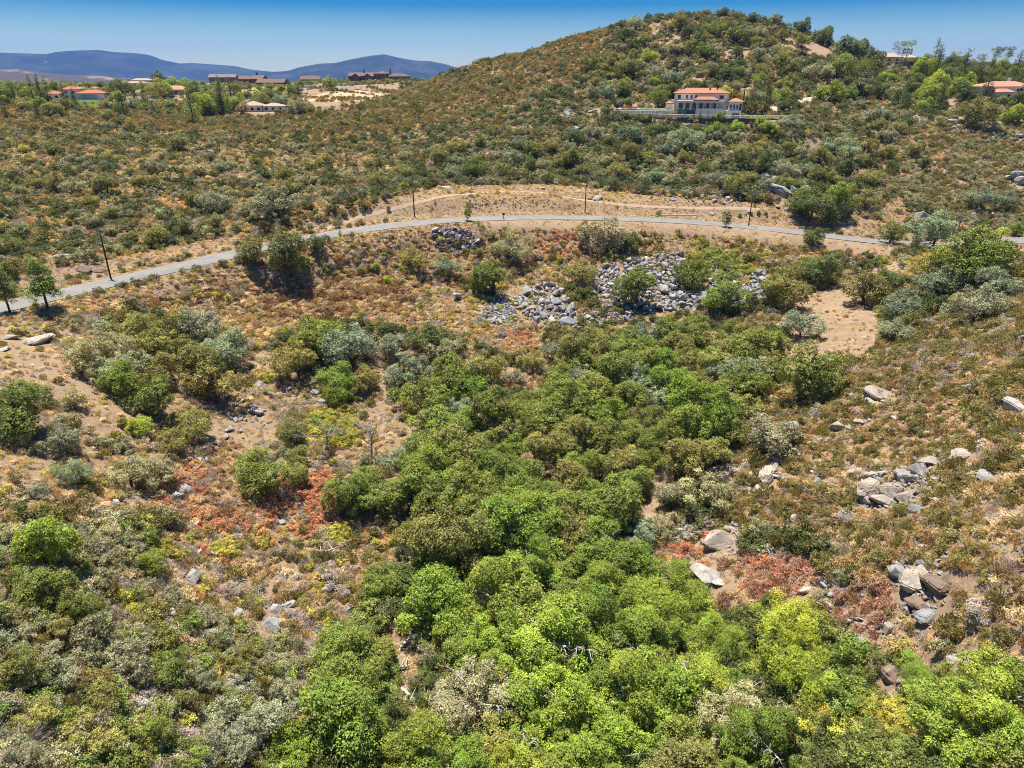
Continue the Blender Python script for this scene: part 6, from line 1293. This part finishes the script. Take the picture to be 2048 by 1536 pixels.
# ---- the villa
def build_villa():
    e_ = empty('villa', tuple(VILLA), VILLA_YAW); e_.scale = (.93, .93, .82); tag(e_, 'white Mediterranean villa with terracotta tile roofs and an arched loggia', 'house')
    S = 'stucco'
    MB().box(-4.6, 14, 1, 13, -2, 3.7).build('basement', M['stone_wall'], e_)
    MB().box(-14, 8.4, 5.5, 15, -2, 8.1).build('wall', M[S], e_)
    MB().box(-14.003, 8.403, 5.497, 15.003, 8.1, 10.9).build('upper_wall', M[S], e_)
    MB().box(8.6, 14.2, 2.2, 13, 3.702, 7.3).build('wing_wall', M[S], e_)
    hip_roof(-14, 8.4, 5.5, 15, 10.9, 2.2, .8).build('roof', M['tile'], e_)
    hip_roof(8.9, 14.2, 2.2, 13, 7.3, 1.5, .7).build('roof', M['tile'], e_)
    hip_roof(-17.5, -14.8, 8, 13, 6.2, 1.0, .4).build('roof', M['tile'], e_)
    MB().box(-17.5, -14.8, 8, 13, -2, 6.2).build('wing_wall', M[S], e_)
    hip_roof(-5.5, 4.0, 1.6, 5.2, 8.1, 1.3, .5).build('porch_roof', M['tile'], e_)
    MB().box(-5.0, 3.6, 2.0, 5.45, 7.5, 8.09).build('porch_wall', M[S], e_)
    # loggia with arches: slab with arched openings cut as a strip of columns and arcs
    x0, x1, z0, z1, y0, y1 = -12.4, 6.6, 3.72, 7.5, 1.5, 2.0
    n_ = 7; bay = (x1 - x0) / n_
    for k in range(n_ + 1):
        cx_ = x0 + bay * k
        c_ = MB().box(cx_ - .3, cx_ + .3, y0, y1, z0, z0 + 2.2).box(cx_ - .4, cx_ + .4, y0 - .08, y1 + .08, z0 + 2.2, z0 + 2.4)
        c_.build('column', M['stone_wall'], e_)
    for k in range(n_):
        a = x0 + bay * k + .02; b_ = a + bay - .04; rr = (bay - .6) / 2; cx_ = (a + b_) / 2; zc = z0 + 2.4
        vv = []; m_ = 8
        for i in range(m_ + 1):
            th = math.pi * (1 - i / m_); vv.append((cx_ + rr * math.cos(th), zc + rr * math.sin(th) * .95))
        top = [(a + (b_ - a) * i / m_, z1 + .003) for i in range(m_ + 1)]
        V = [(p[0], y0, p[1]) for p in vv] + [(p[0], y0, p[1]) for p in top] + [(p[0], y1, p[1]) for p in vv] + [(p[0], y1, p[1]) for p in top]
        q = m_ + 1; F = []
        for i in range(m_): F += [(i, i + 1, q + i + 1, q + i), (2 * q + i + 1, 2 * q + i, 3 * q + i, 3 * q + i + 1), (i + 1, i, 2 * q + i, 2 * q + i + 1)]
        MB().add(V, F).box(a, a + .3, y0, y1, zc, zc + .4).build('arch', M['stone_wall'], e_)
    MB().box(x0 - .4, x1 + .4, y0 - .1, 5.4, z1 + .01, z1 + .32).build('loggia_roof', M['stone_wall'], e_)
    for x_, w_ in ((-12, 1.3), (-8.8, .8), (-6.9, .8), (-5.0, .8), (5.5, 1.8)): window(e_, x_, 8.6, w_, 1.6, 5.49)
    for k in range(6): window(e_, -11 + 2.9 * k, 4.2, 1.8, 2.4, 5.48)
    for x_ in (9.6, 10.9, 12.2): window(e_, x_, 4.6, .7, 1.7, 2.18)
    MB().box(13.1, 13.9, 2.08, 2.19, 3.9, 6.6).build('dark_doorway', M['door'], e_)
    for x_ in (6.3, 11.8): MB().box(x_ - 1.5, x_ + 1.5, .9, .99, 0, 2.6).build('garage_door', M['garage'], e_)
    window(e_, -2.8, .4, .9, 1.5, .98)
    MB().box(-11.4, -10.4, 9, 10, 11.5, 14.1).box(-11.55, -10.25, 8.85, 10.15, 14.1, 14.35).build('chimney', M[S], e_)
    for x_ in (0.5, 3.5): MB().box(x_ - .35, x_ + .35, 8.2, 8.9, 12.2, 13.4).build('chimney', M['tile'], e_)
    MB().box(-4.5, 7.5, 1.02, 1.12, 3.7, 4.5).build('parapet', M['white'], e_)
    # terraces, pool, walls, fence, drive
    def loc(x, y, z=0):
        q = rot2(x, y, VILLA_YAW); return (VILLA[0] + q[0], VILLA[1] + q[1], VILLA[2] + z * .82)
    t_ = empty('garden_terrace', tuple(VILLA), VILLA_YAW); t_.scale = (1, 1, .82); tag(t_, 'raised garden terrace with pale paving and pool beside the arched loggia', 'terrace')
    MB().box(-36, -4.65, 4.5, 22, -2, 3.6).build('terrace_wall', M['concrete'], t_)
    MB().box(-35.5, -15.5, 14, 21, 3.6, 3.66).build('lawn', M['dry_lawn'], t_)
    MB().box(-28, -15, 6.5, 11.5, 3.6, 3.7).build('pool_edge', M['white'], t_)
    MB().box(-27, -16, 7.1, 10.9, 3.68, 3.74).build('pool_water', plain('pool_water', (.18, .42, .45), .05, .05, .5), t_)
    MB().box(-38, -4.65, 1.2, 4.45, -2, 1.7).build('hedge_terrace', M['concrete'], t_)
    for k in range(5):
        b = MB().box(0, .7, 0, 1.8, .35, .45).box(0, .7, 1.8, 2.0, .45, 1.0)
        for (px_, py_) in ((0.02, .05), (.6, .05), (.02, 1.6), (.6, 1.6)): b.box(px_, px_ + .08, py_, py_ + .08, 0, .35)
        o_ = b.build('sun_lounger', M['white'], None, loc=loc(-14.2 + 1.4 * k, 7.4, 3.6), rot=(0, 0, VILLA_YAW)); tag(o_, 'white sun lounger in the row beside the villa pool', 'lounger', 'sun loungers by the villa pool')
    hd = np.random.default_rng(3)
    for k in range(15):
        x_ = -36 + k * 2.1 + hd.uniform(-.4, .4); o_ = link('hedge_bush', SH['big'][k % 4], None, None, loc(x_, 2.8, 1.6), (0, 0, k), (2.5, 2.2, 2.4 + hd.uniform(-.5, .8)), TT['lime'] if k % 3 else TT['bright'])
        tag(o_, 'clipped bright green bush in the row on the villa terrace', 'bush', 'clipped bushes on the villa terrace')
    for k in range(4):
        o_ = link('bougainvillea', SH['big'][k % 4], None, None, loc(-33 + k * 1.6, 5.6, 3.4), (0, 0, k), (2.2, 2, 1.8), (.42, .03, .16)); tag(o_, 'magenta flowering bougainvillea bush on the villa terrace', 'bush', 'magenta bushes on the villa terrace')
    for k in range(12):
        x_ = 15.5 + (k % 6) * 2.1; o_ = link('hedge_bush', SH['big'][k % 4], None, None, loc(x_, 2.2 + 2.2 * (k // 6), -.1), (0, 0, k), (2.8, 2.4, 1.8), TT['bright']); tag(o_, 'low leafy bush of the green hedge beside the villa garage', 'bush', 'hedge beside the villa garage')
    for k in range(26):
        x_, y_ = hd.uniform(-38, 34), hd.uniform(-3.8, .4) if k % 2 else hd.uniform(15, 21)
        if y_ > 0: x_ = hd.uniform(-34, 16)
        o_ = link('garden_shrub', SH['big'][k % 4], None, None, loc(x_, y_, 0 if y_ < 1 else (3.4 if x_ < -5 else .2)), (0, 0, k), (hd.uniform(1.8, 3.4),) * 2 + (hd.uniform(1.4, 2.6),), TT[('bright', 'lime', 'mid')[k % 3]])
        tag(o_, 'watered green garden shrub on the villa grounds', 'bush', 'garden shrubs on the villa grounds')
    # retaining wall with a rail fence on its crown
    arc = [(-26, -2.5), (-18, -4.2), (-8, -5.2), (4, -5.4), (16, -5.2), (24, -3.8), (30, -1.2), (34.5, 3), (36.5, 8)]
    P_ = smooth_line(np.array([(a, b, 0.0) for a, b in arc]), 1.5, 1)
    rw = empty('retaining_wall', tuple(VILLA), VILLA_YAW); tag(rw, 'curved dark brown retaining wall below the villa drive', 'wall')
    vv = []; ff = []
    for i, p in enumerate(P_):
        t = P_[min(i + 1, len(P_) - 1)] - P_[max(i - 1, 0)]; nn = np.array([-t[1], t[0]]); nn = nn / (np.linalg.norm(nn) + 1e-9)
        for (o2, z_) in ((0, -6.5), (0, .35), (.45, .35), (.45, -6.5)): vv.append((p[0] + nn[0] * o2, p[1] + nn[1] * o2, z_))
    for i in range(len(P_) - 1):
        a, b = 4 * i, 4 * i + 4
        for k in range(4): ff.append((a + k, b + k, b + (k + 1) % 4, a + (k + 1) % 4))
    ff += [(0, 1, 2, 3), tuple(4 * (len(P_) - 1) + k for k in (3, 2, 1, 0))]
    MB().add(vv, ff).build('wall_face', M['rwall'], rw)
    def fence(name, L, z, label, step=2):
        fe = empty(name, tuple(VILLA), VILLA_YAW); tag(fe, label, 'fence')
        for i in range(0, len(L), step): MB().box(L[i][0] - .07, L[i][0] + .07, L[i][1] + .13, L[i][1] + .27, z, z + 1.25).build('post', M['white'], fe)
        for h_ in (.45, .85, 1.2): MB().tube([(p[0], p[1] + .2, z + h_) for p in L], .055, 4).build('rail', M['white'], fe)
    fence('rail_fence', P_, .35, 'white rail fence along the curved retaining wall')
    L2 = [(-38 + 1.6 * k, 1.25) for k in range(20)]
    fence('rail_fence', L2, 1.4, 'white rail fence along the hedge terrace of the villa')
    MB().box(8, 22, -4.4, .85, -1, .06).build('drive', M['paver'], None, loc=tuple(VILLA), rot=(0, 0, VILLA_YAW))
    dr = bpy.data.objects['drive']; tag(dr, 'pale paved forecourt in front of the villa garage', 'driveway', kind='structure')
    PADS.extend([(loc(x_, y_)[0], loc(x_, y_)[1], r_) for x_, y_, r_ in ((-30, 10, 12), (-18, 10, 13), (-5, 8, 13), (8, 6, 12), (20, 3, 9), (30, 3, 5))])
build_villa()
# drive up the hill behind the villa, to the ridge house
def drive(pts, half, label):
    L = px_line(pts); PATHS['drive' + label] = (L, half); ribbon('driveway', L, half, M['paver'], .12, label, 'driveway', True, .4)
drive([(1545, 222), (1552, 214), (1562, 206), (1580, 204), (1620, 199), (1660, 194), (1700, 188), (1740, 181), (1780, 177)], 1.9, 'pale concrete driveway curving from the villa towards the ridge')
# pool deck below the ridge house
p0 = hit(1895, 211)[0]
pd = empty('pool_deck', (p0[0], p0[1], hz(p0[0], p0[1]) - .2), R(6)); tag(pd, 'white-edged pool deck with rail fence below the pink-roofed house', 'pool')
MB().box(-7, 7, -2.5, 3.5, -2.5, .5).build('deck', M['white'], pd)
MB().box(-6, 6, -1.6, 2.4, .49, .56).build('water', bpy.data.materials['pool_water'], pd)
for k in range(8): MB().box(-6.9 + 1.9 * k, -6.8 + 1.9 * k, 3.3, 3.4, .5, 1.9).build('post', M['white'], pd)
MB().box(-6.9, 6.6, 3.3, 3.4, 1.8, 1.9).box(-6.9, 6.6, 3.3, 3.4, 1.2, 1.28).build('rail', M['white'], pd)
PADS.append((p0[0], p0[1], 7))

# ---- shade canopies, cars and lawn on the graded lot
def canopy(u, v, L, label):
    p = hit(u, v)[0]; e_ = empty('shade_canopy', (p[0], p[1], hz(p[0], p[1])), R(_tr.uniform(-8, 8))); tag(e_, label, 'canopy', label)
    MB().add([(-L / 2, -2.6, 2.7), (L / 2, -2.6, 2.7), (L / 2, 2.6, 3.1), (-L / 2, 2.6, 3.1), (-L / 2, -2.6, 2.85), (L / 2, -2.6, 2.85), (L / 2, 2.6, 3.25), (-L / 2, 2.6, 3.25)], [(3, 2, 1, 0), (4, 5, 6, 7), (0, 1, 5, 4), (1, 2, 6, 5), (2, 3, 7, 6), (3, 0, 4, 7)]).build('roof_sheet', M['steel_roof'], e_)
    for x_ in (-L / 2 + .4, 0, L / 2 - .4):
        for y_ in (-2.2, 2.2): MB().box(x_ - .08, x_ + .08, y_ - .08, y_ + .08, -.3, 2.75 if y_ < 0 else 3.05).build('post', M['metal'], e_)
for u, v, L in ((687, 182, 11), (722, 180, 10), (603, 186, 9)): canopy(u, v, L, 'open shade canopy with flat metal roof on the graded lot')
def car(u, v, colour, label, yaw):
    p = hit(u, v)[0]; e_ = empty('parked_car', (p[0], p[1], hz(p[0], p[1])), yaw); tag(e_, label, 'car', label)
    prof = [(-2.2, .35), (-2.25, .85), (-1.7, 1.0), (-1.1, 1.5), (.7, 1.5), (1.4, 1.0), (2.2, .85), (2.25, .35)]
    V = [(x_, y_, z_) for y_ in (-.88, .88) for x_, z_ in prof]; q = len(prof)
    F = [tuple(range(q)), tuple(reversed(range(q, 2 * q)))] + [(i, q + i, q + (i + 1) % q, (i + 1) % q) for i in range(q)]
    link('body', MB().add(V, F).mesh('car_body'), M['car'], e_, colour=colour)
    MB().box(-.95, .6, -.9, .9, 1.05, 1.4).build('windows', M['glass'], e_)
    for x_ in (-1.4, 1.4):
        for y_ in (-.8, .8): MB().tube([(x_, y_ - .1, .33), (x_, y_ + .1, .33)], .33, 10).build('wheel', M['tyre'], e_)
for u, v, c, yw in ((608, 176, (.75, .75, .76), .2), (620, 176, (.6, .65, .7), .3), (630, 176, (.75, .75, .75), .1), (752, 163, (.8, .8, .8), 1.2)): car(u, v, c, 'light coloured car parked by the brown cottage' if u < 700 else 'white car parked in front of the dark brown lodge', yw)
def patch(name, u, v, rx, ry, mat, label, cat, lift=.08):
    p = hit(u, v)[0]; vv = []; ff = []; n1, n2 = 5, 24
    for i in range(n1 + 1):
        for j in range(n2):
            a = 2 * math.pi * j / n2; q = i / n1; wob = 1 + .12 * math.sin(3 * a + u) + .08 * math.sin(5 * a)
            x_, y_ = p[0] + rx * q * wob * math.cos(a), p[1] + ry * q * wob * math.sin(a); vv.append((x_, y_, hz(x_, y_) + lift - (i == n1) * (lift + .1)))
    for i in range(n1):
        for j in range(n2): ff.append((i * n2 + j, (i + 1) * n2 + j, (i + 1) * n2 + (j + 1) % n2, i * n2 + (j + 1) % n2))
    me = bpy.data.meshes.new(name); me.from_pydata(vv, [], ff); me.update()
    tag(link(name, me, M[mat]), label, cat, kind='structure')
patch('lawn', 540, 179, 15, 14, 'dry_lawn', 'yellow-green lawn beside the dark brown barn', 'lawn')
patch('lawn', 170, 205, 17, 8, 'lawn', 'small green lawn in front of the white house', 'lawn')
patch('graded_lot', 700, 195, 34, 60, 'field', 'bare orange-tan graded earth lot below the lodge', 'ground', .15)
patch('gravel_yard', 36, 205, 14, 14, 'paver', 'pale gravel yard beside the white house', 'yard', .1)

# ---- utility poles and wires
POLES = []
def utility_pole(u, v, vtop, k, arms=True):
    p, s_, _ = hit(u, v); x_, y_ = float(p[0]), float(p[1]); z = float(hz(x_, y_))
    _, _, f = project(p); h_ = 11.0
    for _ in range(6):
        _, vt, _ = project((x_, y_, z + h_)); h_ *= (v - vtop) / max(1e-3, (v - float(vt)))
    h_ = min(max(h_, 8), 15)
    e_ = empty('utility_pole', (x_, y_, z), 0)
    MB().tube([(0, 0, -1), (0, 0, h_ * .5), (0, 0, h_)], [.17, .14, .11], 8).build('shaft', M['pole'], e_, True)
    j = int(np.argmin((ROAD[:, 0] - x_) ** 2 + (ROAD[:, 1] - y_) ** 2)); j = min(max(j, 1), len(ROAD) - 2)
    t = ROAD[j + 1] - ROAD[j - 1]; e_.rotation_euler = (0, 0, math.atan2(t[1], t[0]))
    MB().box(-.07, .07, -1.15, 1.15, h_ - .55, h_ - .4).build('crossarm', M['pole'], e_)
    MB().tube([(0, -.75, h_ - .47), (0, 0, h_ - 1.15)], .03, 4).tube([(0, .75, h_ - .47), (0, 0, h_ - 1.15)], .03, 4).build('brace', M['metal'], e_)
    for y2 in (-1.0, 0, 1.0): MB().tube([(0, y2, h_ - .42 if y2 else h_), (0, y2, h_ - .18 if y2 else h_ + .2)], [.06, .035], 6).build('insulator', M['white'], e_)
    if k in (0, 4): MB().tube([(.3, .1, h_ - 2.2), (.3, .1, h_ - 1.2)], .22, 10).build('transformer', M['metal'], e_)
    c, s2 = math.cos(e_.rotation_euler.z), math.sin(e_.rotation_euler.z)
    POLES.append([(x_ - s2 * q, y_ + c * q, z + h_ - (.18 if q else -.2)) for q in (-1.0, 0, 1.0)])
    return e_
PT = ['wooden utility pole standing at the lower bend of the road near the pines', 'wooden utility pole at the road bend where the footpath begins', 'wooden utility pole in the middle of the cut bank', 'wooden utility pole beside the dark outcrop above the road', 'leaning dark utility pole at the far road end by the oaks']
for k, (u, v, vt) in enumerate(((222, 558, 457), (829, 434, 353), (1170, 426, 349), (1497, 452, 381), (1908, 491, 430))): tag(utility_pole(u, v, vt, k), PT[k], 'pole')
for i in range(-1, len(POLES)):
    for q in range(3):
        if i < 0: A = np.array(POLES[0][q]) + np.array([-14, -48, 2.0]); Bp = np.array(POLES[0][q])
        elif i == len(POLES) - 1: A = np.array(POLES[-1][q]); Bp = A + np.array([55, 26, 1.0])
        else: A, Bp = np.array(POLES[i][q]), np.array(POLES[i + 1][q])
        pts = []
        for k in range(15):
            t = k / 14; p = A * (1 - t) + Bp * t; p[2] -= 1.6 * 4 * t * (1 - t); pts.append(tuple(p))
        o_ = MB().tube(pts, .022, 4).build('power_line', M['wire'], None); tag(o_, 'thin sagging power line strung between the roadside poles', 'cable', 'power lines along the road')
# ---- small things by the road
def road_frame(u, v):
    p = hit(u, v)[0]; j = int(np.argmin((ROAD[:, 0] - p[0]) ** 2 + (ROAD[:, 1] - p[1]) ** 2)); t = ROAD[min(j + 1, len(ROAD) - 1)] - ROAD[max(j - 1, 0)]
    return p[0], p[1], float(hz(p[0], p[1])), math.atan2(t[1], t[0])
for (u, v, L, lb) in ((1352, 435, 11.5, 'long low white guard rail beside the road under the cut bank'), (1860, 491, 4.5, 'short low white guard rail at the far road end')):
    x_, y_, z, a = road_frame(u, v); e_ = empty('guard_rail', (x_, y_, z), a); tag(e_, lb, 'guard rail')
    MB().box(-L / 2, L / 2, -.09, .09, .38, .74).build('rail', M['white'], e_); n_ = int(L / 1.9)
    for k in range(n_ + 1): MB().box(-L / 2 + k * L / n_ - .07, -L / 2 + k * L / n_ + .07, .1, .26, -.4, .7).build('post', M['white'], e_)
x_, y_, z, a = road_frame(1007, 438); e_ = empty('mailbox', (x_, y_, z), a); tag(e_, 'small black mailbox on a post at the road verge', 'mailbox')
MB().box(-.06, .06, -.06, .06, -.4, 1.0).build('post', M['pole'], e_); MB().box(-.28, .28, -.16, .16, 1.0, 1.32).tube([(-.28, 0, 1.32), (.28, 0, 1.32)], .159, 10).build('box', M['black'], e_)
x_, y_, z, a = road_frame(1756, 489); e_ = empty('marker_sign', (x_, y_, z), a); tag(e_, 'small white marker sign on a thin post by the road', 'sign')
MB().tube([(0, 0, -.4), (0, 0, 1.6)], .04, 6).build('post', M['metal'], e_); MB().box(-.28, .28, -.03, .03, 1.2, 1.75).build('plate', M['white'], e_)
# solar array cut by the picture edge on the chamise slope
p = hit(2078, 712)[0]; e_ = empty('solar_array', (p[0], p[1], hz(p[0], p[1])), R(28)); tag(e_, 'dark blue solar panel array on legs on the chamise slope', 'solar panel')
for i in range(4):
    for j in range(2):
        x0, y0 = -2.1 + i * 1.06, -1.7 + j * 1.72
        zf = lambda yy: .8 + (yy + 1.7) * .42
        fr = MB().add([(x0, y0, zf(y0)), (x0 + 1.02, y0, zf(y0)), (x0 + 1.02, y0 + 1.68, zf(y0 + 1.68)), (x0, y0 + 1.68, zf(y0 + 1.68)), (x0, y0, zf(y0) + .05), (x0 + 1.02, y0, zf(y0) + .05), (x0 + 1.02, y0 + 1.68, zf(y0 + 1.68) + .05), (x0, y0 + 1.68, zf(y0 + 1.68) + .05)],
                       [(3, 2, 1, 0), (0, 1, 5, 4), (1, 2, 6, 5), (2, 3, 7, 6), (3, 0, 4, 7), (4, 5, 6, 7)]); fr.build('solar_panel', M['blue_panel'], e_)
for x_ in (-1.9, 0, 1.9):
    MB().tube([(x_, -1.4, -.5), (x_, -1.4, .9)], .05, 6).build('leg', M['metal'], e_); MB().tube([(x_, 1.4, -.5), (x_, 1.4, 2.05)], .05, 6).build('leg', M['metal'], e_)
# bleached driftwood and fallen limbs in the wash
_r8 = random.Random(8)
for (u, v, L, a, lb) in ((812, 1285, 3.2, 1.4, 'twisted bleached log standing in the sandy wash'), (800, 1335, 2.6, .1, 'bleached log lying across the sandy wash'), (825, 1395, 3.0, -.5, 'pale forked log below the wash oaks'), (655, 1105, 3.0, .6, 'grey fallen dead limb in the dry brush'), (858, 1408, 2.2, -.2, 'short pale log beside the old oak')):
    p = hit(u, v)[0]; b = MB(); pts = []
    for k in range(6):
        t = k / 5; pts.append(((t - .5) * L, .25 * math.sin(t * 5 + u), .15 + .22 * abs(math.sin(t * 4 + v))))
    b.tube(pts, [.2, .18, .16, .13, .1, .05], 7)
    for k in range(4):
        q = Vector(pts[1 + k]); b.tube([tuple(q), tuple(q + Vector((_r8.uniform(-.3, .5), _r8.choice((-1, 1)) * .6, .5))), tuple(q + Vector((_r8.uniform(-.3, .8), _r8.choice((-1, 1)) * .9, .8)))], [.08, .05, .02], 5)
    o_ = b.build('fallen_log', M['pale_bark'], None, True, loc=(p[0], p[1], hz(p[0], p[1])), rot=(0, 0, a)); tag(o_, lb, 'log')
plant_trees()
lay_rocks()
grow_shrubs()
